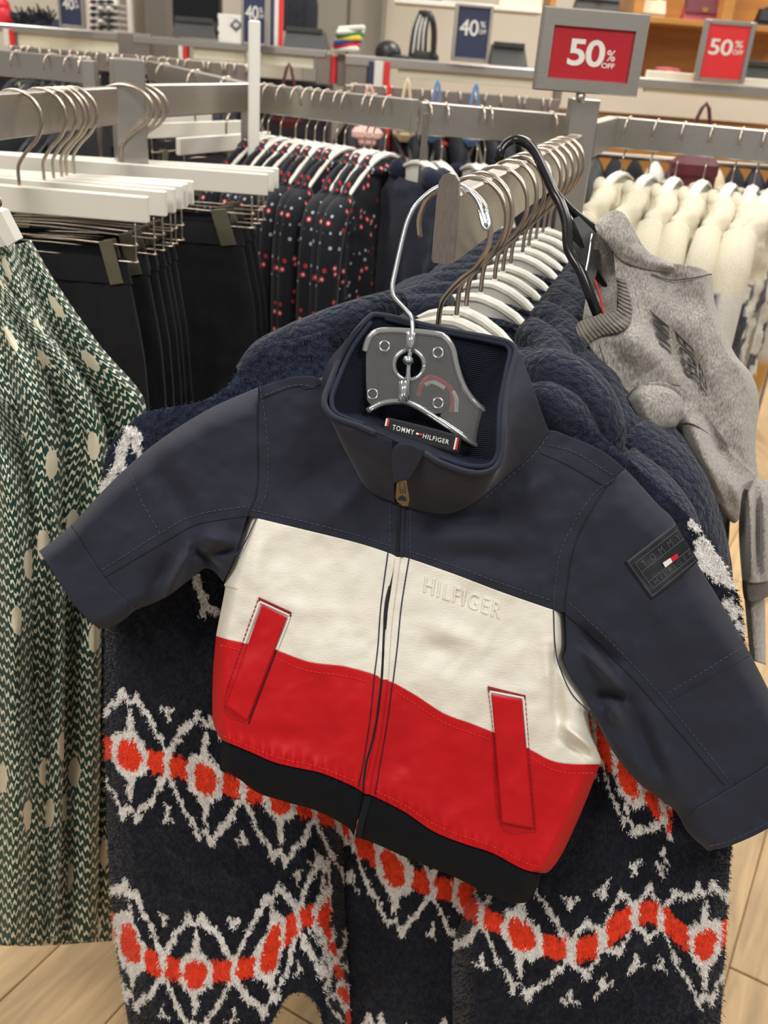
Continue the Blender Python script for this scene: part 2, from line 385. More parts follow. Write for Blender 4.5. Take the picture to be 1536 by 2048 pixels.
def cr(pts, k=8):   # catmull-rom through pts, k samples per span
    p = np.asarray(pts, float); P = np.vstack([2*p[0]-p[1], p, 2*p[-1]-p[-2]]); out = []
    t = np.linspace(0, 1, k, endpoint=False)[:, None]
    for i in range(1, len(P)-2):
        a, b, c, d = P[i-1], P[i], P[i+1], P[i+2]
        out.append(.5*((2*b)+(c-a)*t+(2*a-5*b+4*c-d)*t**2+(3*b-a-3*c+d)*t**3))
    out.append(p[-1:]); return np.vstack(out)
def resamp(pts, n, k=10, straight=False):
    p = np.asarray(pts, float)
    if not straight and len(p) > 2: p = cr(p, k)
    d = np.r_[0, np.cumsum(np.linalg.norm(np.diff(p, axis=0), axis=1))]
    t = np.linspace(0, d[-1], n)
    return np.stack([np.interp(t, d, p[:, i]) for i in range(p.shape[1])], -1)
def coons(T, B, L, R, nu, nv):
    T = resamp(T, nu); B = resamp(B, nu); L = resamp(L, nv); R = resamp(R, nv)
    L = L + np.linspace(1, 0, nv)[:, None]*(T[0]-L[0]) + np.linspace(0, 1, nv)[:, None]*(B[0]-L[-1])
    R = R + np.linspace(1, 0, nv)[:, None]*(T[-1]-R[0]) + np.linspace(0, 1, nv)[:, None]*(B[-1]-R[-1])
    u = np.linspace(0, 1, nu)[None, :, None]; v = np.linspace(0, 1, nv)[:, None, None]
    P = (1-v)*T[None]+v*B[None]+(1-u)*L[:, None]+u*R[:, None]-((1-u)*(1-v)*T[0]+u*(1-v)*T[-1]+(1-u)*v*B[0]+u*v*B[-1])
    return P, np.broadcast_to(u[..., 0], P.shape[:2]), np.broadcast_to(v[..., 0], P.shape[:2])
def gfaces(nv, nu, off=0, flip=False):
    i = np.arange(nv-1)[:, None]*nu+np.arange(nu-1)[None]+off; i = i.ravel()
    q = np.stack([i, i+1, i+nu+1, i+nu], -1)
    return q[:, ::-1] if flip else q
def h2(i, j, s=0):
    n = (i*374761393 + j*668265263 + s*2147483647) & 0x7fffffff
    n = ((n ^ (n >> 13))*1274126177) & 0x7fffffff
    return ((n ^ (n >> 16)) & 0xffff)/65535.0
def vn(x, y, s=0):
    x = np.asarray(x, float); y = np.asarray(y, float); i = np.floor(x).astype(np.int64); j = np.floor(y).astype(np.int64); a = x-i; b = y-j
    a = a*a*(3-2*a); b = b*b*(3-2*b)
    return (h2(i, j, s)*(1-a)+h2(i+1, j, s)*a)*(1-b)+(h2(i, j+1, s)*(1-a)+h2(i+1, j+1, s)*a)*b
def fbm(x, y, s=0, o=3): return sum(vn(x*2**k, y*2**k, s+k)*.5**k for k in range(o))/sum(.5**k for k in range(o))-.5
def crease(px, py, L):     # L: list of (x0,y0,x1,y1,width,amp) soft ridges (amp<0 towards the viewer)
    z = np.zeros_like(px)
    for x0, y0, x1, y1, w, a in L:
        dx, dy = x1-x0, y1-y0; q = dx*dx+dy*dy; t = np.clip(((px-x0)*dx+(py-y0)*dy)/q, 0, 1)
        d2 = (px-x0-t*dx)**2+(py-y0-t*dy)**2
        z += a*np.exp(-d2/(w*w))*np.sin(np.pi*np.clip(t*.9+.05, 0, 1))**.7
    return z
def sheet(name, T, B, L, R, nu, nv, depth, thick, mat, parent=None, plane='zc', roll=(0, 0, 0, 0), rw=.10, col=None, uvoff=(0, 0), back=True):
    """cloth panel: front surface seen at its own depth, a back surface `thick` behind it, closed all round"""
    P, u, v = coons(T, B, L, R, nu, nv); px, py = P[..., 0], P[..., 1]
    d = depth(px, py, u, v)
    zf = d if plane == 'zc' else ZY(px, py, d)
    for k, e in enumerate((u, 1-u, v, 1-v)):
        if roll[k]: zf = zf+roll[k]*(1-np.clip(e/rw, 0, 1))**2
    ed = (np.clip(np.minimum(u, 1-u)*8, 0, 1)*np.clip(np.minimum(v, 1-v)*8, 0, 1))**.5
    zb = zf.max()*0+zf+.0015+thick*ed
    f = U(px, py, zf).reshape(-1, 3); b = U(px, py, zb).reshape(-1, 3)
    n = nu*nv; fs = [gfaces(nv, nu, 0, True)]
    if back:
        fs.append(gfaces(nv, nu, n))
        idx = np.arange(n).reshape(nv, nu); ring = np.r_[idx[0, :-1], idx[:-1, -1], idx[-1, :0:-1], idx[:0:-1, 0]]; r2 = np.roll(ring, -1)
        fs.append(np.stack([ring, r2, r2+n, ring+n], -1))
    su = np.linalg.norm(np.diff(U(px, py, zf)[nv//2], axis=0), axis=1).sum(); sv = np.linalg.norm(np.diff(U(px, py, zf)[:, nu//2], axis=0), axis=1).sum()
    uv = np.stack([u*su+uvoff[0], v*sv+uvoff[1]], -1).reshape(-1, 2)
    c = None
    if col is not None: c = col(px, py).reshape(-1, 3); c = np.concatenate([c, c]) if back else c
    o = mk(name, np.concatenate([f, b]) if back else f, np.concatenate(fs), mat, parent, True, np.concatenate([uv, uv]) if back else uv, c)
    o_d[name] = (px, py, zf)
    return o
o_d = {}
def strip(name, pts, depth, w, off, mat, parent=None, dash=None, plane='zc', k=10, thick=.0006):
    """thread, tape or painted groove shade lying on a cloth surface: pts in the cloth's own tracing, w wide, raised by off"""
    p = cr(pts, k) if len(pts) > 2 else np.asarray(pts, float)
    L = np.r_[0, np.cumsum(np.linalg.norm(np.diff(p, axis=0), axis=1))]; tot = L[-1]
    segs = [(0, tot)] if not dash else [(a, min(a+dash[0], tot)) for a in np.arange(0, tot-dash[0]*.5, dash[0]+dash[1])]
    b = MB()
    for a, e in segs:
        n = max(2, int((e-a)/6)+1); t = np.linspace(a, e, n); q = np.stack([np.interp(t, L, p[:, 0]), np.interp(t, L, p[:, 1])], -1)
        g = np.gradient(q, axis=0); g /= np.linalg.norm(g, axis=1)[:, None]+1e-9; nn = np.stack([-g[:, 1], g[:, 0]], -1)
        l = q+nn*w/2; r = q-nn*w/2
        def at(z, o):
            dd = depth(z[:, 0], z[:, 1], 0*z[:, 0], 0*z[:, 0]); dd = dd if plane == 'zc' else ZY(z[:, 0], z[:, 1], dd)
            return U(z[:, 0], z[:, 1], dd-o)
        V = np.concatenate([at(l, off), at(q, off+thick), at(r, off), ])
        fs = [(i, i+1, n+i+1, n+i) for i in range(n-1)]+[(n+i, n+i+1, 2*n+i+1, 2*n+i) for i in range(n-1)]
        b.add(V, fs)
    return b.build(name, mat, parent, True)
def text_mesh(body, spacing=1.0, bold=0, shear=0):
    c = bpy.data.curves.new('t', 'FONT'); c.body = body; c.space_character = spacing; c.offset = bold; c.shear = shear; c.resolution_u = 4
    o = bpy.data.objects.new('t', c); COL.objects.link(o); dg = bpy.context.evaluated_depsgraph_get(); dg.update()
    me = bpy.data.meshes.new_from_object(o.evaluated_get(dg)); v = np.array([x.co[:] for x in me.vertices]); f = [tuple(p.vertices) for p in me.polygons]
    bpy.data.objects.remove(o); bpy.data.meshes.remove(me)
    v[:, 0] = (v[:, 0]-v[:, 0].min())/np.ptp(v[:, 0]); v[:, 1] = (v[:, 1]-v[:, 1].min())/np.ptp(v[:, 1])
    return v, f
def text_on(name, body, quad, depth, off, mat, parent, spacing=1.0, bold=0, raised=0, shear=0):
    """lettering laid on a surface; quad = TL,TR,BR,BL of the text block"""
    v, f = text_mesh(body, spacing, bold, shear); q = np.asarray(quad, float); u = v[:, :1]; w = 1-v[:, 1:2]
    p = (1-w)*((1-u)*q[0]+u*q[1])+w*((1-u)*q[3]+u*q[2])
    zc = depth(p[:, 0], p[:, 1], 0*p[:, 0], 0*p[:, 0])-off
    V = U(p[:, 0], p[:, 1], zc)
    b = MB().add(V, f)
    o = b.build(name, mat, parent, False)
    if raised:
        m = o.modifiers.new('solid', 'SOLIDIFY'); m.thickness = raised; m.offset = 0
    return o
# ================================================================== setting
fl = mk('floor', [(-6, -1.5, -.012), (6, -1.5, -.012), (6, 9, -.012), (-6, 9, -.012), (-6, -1.5, -.1), (6, -1.5, -.1), (6, 9, -.1), (-6, 9, -.1)], [(0, 1, 2, 3), (7, 6, 5, 4), (0, 4, 5, 1), (1, 5, 6, 2), (2, 6, 7, 3), (3, 7, 4, 0)], 'floorm', smooth=False); struct(fl)
pb = MB(); pb.box((0, 0, -.006), (1, 0, 0), (0, 1, 0), (0, 0, 1), .176, 1.196, .012, .12); pk = pb.build('plank', 'plank', fl); pk.location = (0, 0, 0)
_rot = math.radians(-28); ci, si = math.cos(_rot), math.sin(_rot); first = True
for i in range(-11, 12):
    for j in range(-2, 4):
        x0, y0 = i*.178, j*1.2+(i*.43 % 1.2); x, y = ci*x0-si*y0, si*x0+ci*y0+.8
        if not (-2.0 < x < 2.0 and -.3 < y < 3.6): continue
        o = pk if first else pk.copy()
        if not first: COL.objects.link(o)
        first = False; o.parent = fl; o.location = (x, y, 0); o.rotation_euler = (0, 0, _rot)
wb = MB(); wb.box((0, 7.0, 1.6), (1, 0, 0), (0, 1, 0), (0, 0, 1), 12, .1, 3.4, .01); struct(wb.build('wall_back', 'wall'))
# ================================================================== far side of the shop
def xz(px, py, Y): p = UY(float(px), float(py), Y); return p[0], p[2]
def upbox(b, x0, y0, x1, y1, Y, dep, ch=.06):
    """upright box whose front face spans the given picture rectangle at distance Y"""
    xm, ym = (x0+x1)/2, (y0+y1)/2; X0, _ = xz(x0, ym, Y); X1, _ = xz(x1, ym, Y); _, Z1 = xz(xm, y0, Y); _, Z0 = xz(xm, y1, Y)
    b.box(((X0+X1)/2, Y+dep/2, (Z0+Z1)/2), (1, 0, 0), (0, 1, 0), (0, 0, 1), X1-X0, dep, Z1-Z0, ch); return ((X0+X1)/2, Y+dep/2, Z0)
def one(name, mat, rect, Y, dep, label, cat, group=None, ch=.06):
    b = MB(); c = upbox(b, *rect, Y, dep, ch); return tag(b.build(name, mat), label, cat, group)
def parts(name, label, cat, lst, Y, group=None):
    c = upbox(MB(), *lst[0][2], Y, .02); t = thing(name, label, cat, c, group)
    for nm, mat, rect, dy, dep in lst:
        b = MB(); upbox(b, *rect, Y+dy, dep); b.build(nm, mat, t)
    return t
# panels on the back wall
def wallpiece(rect, mat, nm, Y=6.6, dep=.3):
    b = MB(); upbox(b, *rect, Y, dep, .02); return struct(b.build(nm, mat))
wallpiece((280, -120, 338, 330), 'greywall', 'trim_1'); wallpiece((605, -120, 690, 330), 'greywall', 'trim_2'); wallpiece((233, -120, 276, 330), 'steel_d', 'trim_3', 6.2, .2); wallpiece((258, -120, 266, 330), 'paper', 'trim_4', 6.1, .05); wallpiece((760, -120, 764, 330), 'greywall', 'trim_5', 6.6, .38)
# counters: metal-framed, cream front panel, wooden front below
def counter(name, label, rail, panels, posts, body, Y, bodymat, stripes=()):
    (x0, y0), (x1, y1), th = rail; p = UY(x0, y0+th/2, Y); q = UY(x1, y1+th/2, Y); q[2] = p[2] = (p[2]+q[2])/2
    t = thing(name, label, 'counter', ((p[0]+q[0])/2, Y+.2, 0))
    h = th/F*Y
    MB().box(((p[0]+q[0])/2, Y+.22, p[2]), (1, 0, 0), (0, 1, 0), (0, 0, 1), q[0]-p[0], .44, h, .1).build('worktop', 'steel', t)
    for r in panels: b = MB(); upbox(b, *r, Y+.02, .03); b.build('front_panel', 'creamp', t)
    for r in posts: b = MB(); upbox(b, *r, Y+.01, .06); b.build('post', 'steel_d', t)
    for r, m in stripes: b = MB(); upbox(b, *r, Y-.002, .05); b.build('stripe', m, t)
    MB().box(((p[0]+q[0])/2, Y+.26, (p[2]-h-.09)/2), (1, 0, 0), (0, 1, 0), (0, 0, 1), q[0]-p[0], .34, p[2]-h-.09, .02).build('cabinet', bodymat, t)
    return t
counter('display_counter', 'long metal-edged counter with cream front panel on the far right', ((690, 112), (1640, 184), 17), [(795, 134, 1110, 168), (1290, 152, 1600, 196)], [(690, 122, 735, 176), (1110, 150, 1125, 210)], None, 3.9, 'wood_sh',
        [((736, 122, 747, 176), 'navy_sg'), ((748, 122, 766, 176), 'paper'), ((767, 123, 779, 178), 'red_sg2')])
counter('display_counter', 'metal-edged counter with short cream panels behind the white post', ((265, 72), (652, 102), 12), [(386, 90, 490, 122), (522, 104, 628, 134)], [(236, 66, 300, 128), (632, 106, 662, 170), (674, 108, 690, 172)], None, 4.1, 'dark_cl',
        [((357, 92, 365, 126), 'paper'), ((366, 93, 374, 127), 'red_sg2'), ((662, 112, 673, 168), 'red_sg2')])
counter('display_counter', 'metal-edged counter with long cream panel in the upper left corner', ((-120, 40), (236, 66), 13), [(36, 66, 233, 102)], [(24, 60, 35, 108)], None, 4.3, 'dark_cl', [((7, 58, 18, 92), 'paper'), ((18, 59, 28, 94), 'red_sg2')])
# percent signs in metal frames
def sign(label, fr, card, mat, Y, big, bq, small=(), foot=None, tilt=0):
    c = UY((fr[0]+fr[2])/2, fr[3], Y); t = thing('sale_sign', label, 'sign', tuple(c))
    rl = .0787
    def q4(r): # upright rectangle in picture terms, leaning with the camera
        x0, y0, x1, y1 = r; xm = (x0+x1)/2; X0 = xz(x0, (y0+y1)/2, Y)[0]; X1 = xz(x1, (y0+y1)/2, Y)[0]; Z1 = xz(xm, y0, Y)[1]; Z0 = xz(xm, y1, Y)[1]; return X0, X1, Z0, Z1
    a0, a1, b0, b1 = q4(fr); c0, c1, d0, d1 = q4(card); b = MB()
    for x0, x1, z0, z1 in ((a0, c0, b0, b1), (c1, a1, b0, b1), (c0, c1, d1, b1), (c0, c1, b0, d0)):
        b.box(((x0+x1)/2, Y, (z0+z1)/2), (1, 0, 0), (0, 1, 0), (0, 0, 1), x1-x0, .03, z1-z0, .2)
    b.build('frame', 'steel', t)
    MB().box(((c0+c1)/2, Y, (d0+d1)/2), (1, 0, 0), (0, 1, 0), (0, 0, 1), c1-c0, .014, d1-d0, .05).build('card', mat, t)
    for s, (u0, v0, u1, v1) in [(big, bq)]+list(small):
        v, f = text_mesh(s, .95, .012); X = c0+(c1-c0)*(u0+(u1-u0)*v[:, 0]); Z = d1-(d1-d0)*(v1-(v1-v0)*v[:, 1])
        MB().add(np.stack([X, 0*X+Y-.0085, Z], -1), f).build('letters', 'white_pr', t)
    return t
sm = [('%', (.70, .22, .86, .33)), ('OFF', (.66, .36, .9, .44))]
sign('navy 40 percent off sign in metal frame at the top left corner', (117, -48, 168, 56), (122, -42, 162, 50), 'navy_sg', 4.2, '40', (.10, .42, .68, .66), [('%', (.72, .42, .86, .52)), ('OFF', (.70, .55, .92, .63))])
sign('navy 40 percent off sign in metal frame behind the white post', (483, -30, 536, 92), (489, -24, 530, 86), 'navy_sg', 4.0, '40', (.06, .32, .70, .57), [('%', (.74, .34, .9, .44)), ('OFF', (.72, .47, .96, .54))])
sign('navy 40 percent off sign in metal frame beside the black strap bag', (906, 8, 982, 124), (914, 15, 976, 116), 'navy_sg', 3.85, '40', (.07, .24, .68, .56), [('%', (.72, .26, .90, .38)), ('OFF', (.70, .42, .94, .51))])
sign('bright red 50 percent off sign in metal frame near the burgundy handbag', (1398, 40, 1500, 166), (1408, 50, 1490, 158), 'red_sg2', 3.85, '50', (.09, .26, .66, .56), [('%', (.70, .27, .90, .40)), ('OFF', (.68, .44, .94, .53))])
# things on and behind the counters
def tilted(label, rect, Y):
    x0, y0, x1, y1 = rect; c = UY((x0+x1)/2, y1, Y); t = thing('storage_box', label, 'box', tuple(c), 'dark grey boxes on the counters')
    X0, _ = xz(x0, y1, Y); X1, _ = xz(x1, y1, Y); Z0 = c[2]; Z1 = xz((x0+x1)/2, y0, Y)[1]; w = X1-X0; h = Z1-Z0
    P = [(X0+.0*w, Y, Z0), (X1, Y, Z0), (X1, Y+.22, Z0), (X0, Y+.22, Z0), (X0+.03*w, Y+.05, Z1), (X1-.12*w, Y+.05, Z1), (X1-.12*w, Y+.2, Z1), (X0+.03*w, Y+.2, Z1)]
    MB().add(P, [(0, 1, 5, 4), (1, 2, 6, 5), (2, 3, 7, 6), (3, 0, 4, 7), (4, 5, 6, 7), (3, 2, 1, 0)]).build('body', 'dark_ob', t)
    MB().bar((X0+.03*w, Y+.045, Z1), (X1-.12*w, Y+.045, Z1), .02, .02).build('rim', 'dark_ob', t); return t
tilted('dark grey slanted box on the counter left of the paper stack', (344, 40, 432, 76), 4.3); tilted('dark grey slanted box on the counter right of the flag stripes', (566, 60, 652, 98), 4.25)
tilted('dark grey slanted box beside the navy 40 percent sign', (982, 90, 1056, 132), 4.0); tilted('dark grey slanted box beside the red 50 percent sign', (1478, 128, 1570, 172), 4.0)
b = MB()
for i in range(7): b.box(UY(458, 84-8.4*i, 4.3)+np.array([random.uniform(-.004, .004), .1, 0]), (1, 0, 0), (0, 1, 0), (0, 0, 1), .098, .14, .019, .1)
tag(b.build('paper_stack', 'paper'), 'tall stack of white paper on the far counter', 'papers')
t = thing('folded_cloths', 'stack of folded multicoloured cloths on the far counter', 'cloths', tuple(UY(690, 100, 4.0)))
for i, (m, h) in enumerate((('paper', 8), ('red_pr', 5), ('blue_c', 8), ('yellow_c', 7), ('green_c', 7), ('paper', 9), ('paper', 9))):
    y = 98-7*i; MB().box(UY(690+i*2, y, 4.0)+np.array([0, .05, 0]), (1, .25*(i % 3-1), .12), (0, 1, 0), (-.12, 0, 1), .105, .12, .017, .3).build('folded_cloth', m, t)
t = thing('cap', 'black peaked cap lying on the far counter', 'cap', tuple(UY(776, 108, 4.0)))
c = UY(776, 106, 4.05); MB().sphere((c[0], c[1], c[2]), .052, .06, .045, 14, 8).build('crown', 'blackb', t, True); MB().sphere((c[0]+.05, c[1]-.05, c[2]-.01), .05, .05, .008, 12, 6).build('peak', 'blackb', t, True)
t = thing('strap_bag', 'black bag with long dark and pale straps hanging below the white shelf', 'bag', tuple(UY(850, 118, 4.2)))
for i in range(7):
    MB().tube([UY(842+i*3, 22, 4.2), UY(828+i*4, 60, 4.18), UY(820+i*5, 112, 4.2)], .008, 6, 4).build('strap', 'paper' if i % 2 else 'blackb', t, True)
MB().tube([UY(842, 26, 4.2), UY(860, 30, 4.15), UY(868, 60, 4.15), UY(866, 115, 4.15)], .012, 6, 4).build('handle', 'blackb', t, True)
c = UY(850, 116, 4.2); MB().box(c, (1, 0, 0), (0, 1, 0), (0, 0, 1), .11, .1, .05, .3).build('body', 'blackb', t)
one('wall_shelf', 'paper', (788, 2, 1000, 13), 5.0, .35, 'white wall shelf above the black strap bag', 'shelf')
one('wall_shelf', 'paper', (978, 14, 1090, 23), 4.9, .35, 'short white wall shelf left of the large red sign', 'shelf')
one('storage_case', 'blackb', (806, -14, 884, 3), 5.05, .2, 'black flat case on the white wall shelf', 'case'); one('storage_case', 'creamb', (1000, -22, 1085, 15), 4.95, .2, 'tan soft case on the short white shelf', 'case')
# tall cabinet of honey wood with handbags
t = thing('wooden_cabinet', 'honey-coloured wooden shelf cabinet with handbags in the upper right', 'cabinet', tuple(UY(1420, 160, 5.0)))
for nm, r, dy, dep in (('back_panel', (1285, -160, 1640, 190), .42, .03), ('shelf', (1290, 46, 1640, 58), 0, .42), ('divider', (1462, -160, 1484, 56), 0, .42), ('side_panel', (1268, -160, 1288, 190), 0, .45), ('divider', (1102, -60, 1114, 40), .1, .3)):
    b = MB(); upbox(b, *r, 5.0+dy, dep); b.build(nm, 'wood_sh', t)
def handbag(label, rect, Y, mat, mat2=None, strap='blackb', clasp=True):
    x0, y0, x1, y1 = rect; c = UY((x0+x1)/2, y1, Y); t = thing('handbag', label, 'handbag', tuple(c)); X0 = xz(x0, y1, Y)[0]; X1 = xz(x1, y1, Y)[0]; Z0 = c[2]; Z1 = xz((x0+x1)/2, y0, Y)[1]; w = X1-X0; h = Z1-Z0
    P = [(X0, Y, Z0), (X1, Y, Z0), (X1, Y+.09, Z0), (X0, Y+.09, Z0), (X0+.06*w, Y+.02, Z1), (X1-.06*w, Y+.02, Z1), (X1-.06*w, Y+.07, Z1), (X0+.06*w, Y+.07, Z1)]
    MB().add(P, [(0, 1, 5, 4), (1, 2, 6, 5), (2, 3, 7, 6), (3, 0, 4, 7), (4, 5, 6, 7), (3, 2, 1, 0)]).build('body', mat, t)
    MB().add([(X0+.02*w, Y-.004, Z0+.48*h), (X1-.02*w, Y-.004, Z0+.48*h), (X1-.05*w, Y+.012, Z1+.01), (X0+.05*w, Y+.012, Z1+.01), (X0+.02*w, Y+.004, Z0+.5*h), (X1-.02*w, Y+.004, Z0+.5*h), (X1-.05*w, Y+.07, Z1+.012), (X0+.05*w, Y+.07, Z1+.012)], [(0, 1, 2, 3), (4, 7, 6, 5), (3, 2, 6, 7), (0, 4, 5, 1), (1, 5, 6, 2), (0, 3, 7, 4)]).build('flap', mat2 or mat, t)
    if clasp: MB().box(((X0+X1)/2, Y-.008, Z0+.62*h), (1, 0, 0), (0, 1, 0), (0, 0, 1), .03, .008, .02, .3).build('clasp', 'gold', t)
    MB().tube([(X0+.1*w, Y+.04, Z1), (X0+.3*w, Y+.05, Z1+.25*h), (X1-.3*w, Y+.05, Z1+.25*h), (X1-.1*w, Y+.04, Z1)], .006, 6, 4).build('strap', strap, t, True)
    return t
handbag('burgundy and pink leather handbag with gold clasp on the wooden shelf', (1364, 2, 1444, 48), 5.1, 'pinkb', 'burg', 'burg'); handbag('cream pleated handbag on the wooden shelf', (1270, 4, 1328, 46), 5.1, 'creamb', None, 'creamb', False)
handbag('black handbag at the right end of the wooden shelf', (1512, 24, 1590, 60), 5.1, 'blackb'); handbag('dark grey handbag at the top of the wooden shelf', (1150, -20, 1240, 18), 5.1, 'dark_ob'); 
handbag('small dusty pink purse on the counter below the wooden shelf', (1312, 142, 1360, 158), 4.05, 'pinkb', 'pinkb', 'pinkb')
# left: plant-like tuft, red figure, shoe shelf, dark doorway
t = thing('shoe_shelf', 'white wall shelf unit with rows of small shoes at upper left', 'shelf', tuple(UY(214, 66, 5.4)))
MB_ = MB(); upbox(MB_, 176, -40, 234, 68, 5.45, .05); MB_.build('backboard', 'paper', t)
for j in range(5):
    b = MB(); upbox(b, 176, 6+13*j, 234, 9+13*j, 5.3, .2); b.build('shelf_board', 'paper', t)
for j in range(5):
    for i in range(3):
        c = UY(188+16*i, 4+13*j, 5.32); ws = ['top', 'second', 'third', 'fourth', 'bottom'][j]; wc = ['left', 'middle', 'right'][i]; s_ = tag(MB().sphere(tuple(c), .018, .05, .012, 8, 5).build('shoe', random.choice(['blackb', 'dark_ob', 'navy_sg', 'paper', 'burg']), None, True), 'small shoe at %s of the %s row on the white shelf unit' % (wc, ws), 'shoe', 'shoes on the upper left shelf')
one('doorway_panel', 'black_cl', (344, -60, 438, 60), 5.6, .1, 'tall black panel standing behind the far counter', 'panel')
t = thing('flag_panel', 'navy, white and red striped upright panel beside the dark boxes', 'panel', tuple(UY(557, 96, 4.6)))
for x0, x1, m in ((540, 549, 'navy_sg'), (549, 557, 'paper'), (557, 565, 'red_sg2')): b = MB(); upbox(b, x0, -60, x1, 96, 4.6, .04); b.build('stripe', m, t)
for i, x in enumerate((572, 586, 600, 614)):
    b = MB(); c = UY(x, 0, 5.2); b.tube([UY(x, -40, 5.2), UY(x+2, 10, 5.2), UY(x-1, 62, 5.2)], [.03, .05, .055], 8, 4); tag(b.build('hanging_coat', 'dark_cl', None, True), 'dark coat hanging behind the striped panel, %s from the left' % ['first', 'second', 'third', 'fourth'][i], 'coat', 'dark coats on the far wall')
t = thing('diamond_frame', 'small navy diamond-shaped card in pale frame on the far counter', 'frame', tuple(UY(472, 70, 4.15)))
for k, m, dy in ((16, 'paper', 0), (12, 'navy_sg', -.004), (7, 'paper', -.008)):
    P = np.array([(472, 50-k), (472+k, 50), (472, 50+k), (472-k, 50)], float); MB().extrude(UY(P[:, 0], P[:, 1], 4.15+dy), (0, .01, 0)).build('layer', m, t)
b = MB(); rr = random.Random(3)
for i in range(120):
    x = rr.uniform(30, 105); y = rr.uniform(28, 50); p = UY(x, y, 4.5); b.tube([p, p+np.array([rr.uniform(-.03, .03), rr.uniform(-.03, .03), rr.uniform(.0, .04)])], .004, 4, 1)
o = b.build('tuft', 'dark_cl', None); 
t = thing('knit_bundle', 'bundle of dark shaggy knitwear on the upper left counter', 'knitwear', tuple(UY(68, 54, 4.5))); o.parent = t; o.location = OFF[t.name]; o['kind'] = 'stuff'
b = MB(); upbox(b, 26, 34, 106, 54, 4.5, .15); b.build('folded_knit', 'navy_sg', t)
t = thing('red_mannequin', 'red rounded display figure in the top left corner', 'figure', tuple(UY(12, 50, 4.6)))
c = UY(12, 34, 4.6); MB().sphere(tuple(c), .035, .04, .05, 12, 8).build('torso', 'red_pr', t, True); c = UY(8, 12, 4.6); MB().sphere(tuple(c), .025, .03, .03, 12, 8).build('head', 'red_pr', t, True)
# goods hanging low on the far fixture, seen below the rail
def pouch(label, cat, rect, Y, mat, nm='pouch'):
    x0, y0, x1, y1 = rect; c = UY((x0+x1)/2, (y0+y1)/2, Y); w = (x1-x0)/F*Y; h = (y1-y0)/F*Y
    t = thing(nm, label, cat, tuple(c)); b = MB(); b.box(c, (1, .1, 0), (-.1, 1, 0), (0, 0, 1), w, .08, h, .35); b.build('body', mat, t)
    b = MB(); b.box(c+np.array([0, -.012, h*.2]), (1, .1, 0), (-.1, 1, 0), (0, 0, 1), w*.96, .07, h*.5, .3); b.build('flap', mat, t)
    b = MB(); b.tube([c+np.array([-w*.3, 0, h*.5]), c+np.array([0, 0, h*.5+.12]), c+np.array([w*.3, 0, h*.5])], .005, 6, 4); b.build('strap', mat, t, True); return t
pouch('burgundy bag hanging low behind the mid rail', 'bag', (548, 214, 604, 254), 3.2, 'burg'); pouch('pale pink quilted bag hanging behind the blouses', 'bag', (704, 256, 764, 300), 3.2, 'rose'); pouch('cream pouch hanging below the joint of the rails', 'bag', (788, 244, 828, 280), 3.2, 'creamb')
pouch('left of two light blue denim pouches below the rail', 'bag', (848, 246, 886, 282), 3.2, 'blueb'); pouch('right of two light blue denim pouches below the rail', 'bag', (924, 252, 960, 290), 3.2, 'blueb')
for (r, l) in (((850, 282, 892, 292), 'red flat purse under the left denim pouch'), ((926, 290, 956, 298), 'red flat purse under the right denim pouch'), ((765, 250, 778, 300), 'narrow red purse beside the pale pink bag')):
    pouch(l, 'purse', r, 3.25, 'red_sg2', 'purse')
# dark clothes row low on the far right
cols = ['dark_ob', 'dark_cl', 'black_cl', 'paper', 'navy_sg', 'dark_cl', 'creamb', 'dark_cl', 'navy_in', 'black_cl']
for i, m in enumerate(cols):
    x = 1190+40*i; b = MB(); p = UY(x, 316+.0787*(x-1190), 2.7); b.tube([p, p+np.array([.0, -.02, -.04]), p+np.array([0, -.05, -.15]), p+np.array([0, -.05, -.5])], [.01, .03, .036, .04], 10, 4)
    tag(b.build('hanging_garment', m, None, True), ['grey', 'charcoal', 'black', 'off-white', 'mid-navy', 'dark slate', 'pale cream', 'dark charcoal', 'inky navy', 'jet black'][i]+' garment on a far rack under the right rail', 'garment', 'garments on the far right rack')
pouch('burgundy bag with gold monogram under the right rail', 'bag', (1338, 312, 1426, 402), 2.62, 'burg')
MB_ = MB(); v, f = text_mesh('TH', .8, .02); c = UY(1412, 383, 2.57); MB_.add(np.stack([c[0]+(v[:, 0]-.5)*.014, c[1]+0*v[:, 0]-.02, c[2]+(v[:, 1]-.5)*.016], -1), f)
_m = MB_.build('monogram', 'gold', bpy.data.objects['pouch.005'] if 'pouch.005' in bpy.data.objects else None)
# ================================================================== steel racks
RZ = 1.412; TH = .056
def rail(b, p, q, w=.022): 
    d = np.array([0, 0, TH/2]); b.bar(np.asarray(p)-d, np.asarray(q)-d, w, TH, ch=.08)
def zfix(p, z=RZ): p = np.array(p, float); p[2] = z; return p
L0, L1, L2 = UZ(-60, 188, RZ), UZ(222, 173.5, RZ), UZ(286, 168, RZ)
C0 = zfix(U(498., 157., 1.98)); M1 = zfix(U(833., 184., 1.72), RZ+.006); M2 = zfix(U(843., 184.5, 1.66), RZ+.006); M3 = zfix(U(1140., 217., 1.74)); Q0 = zfix(U(1228., 231., 1.80)); Q1 = zfix(U(1590., 268., 1.72))
PC = (L1+L2)/2
RA = thing('clothes_rack', 'steel clothes rack with square post and rails on the left', 'rack', (PC[0], PC[1], 0))
LE = L0+(L0-L1)/np.linalg.norm(L0-L1)*.42
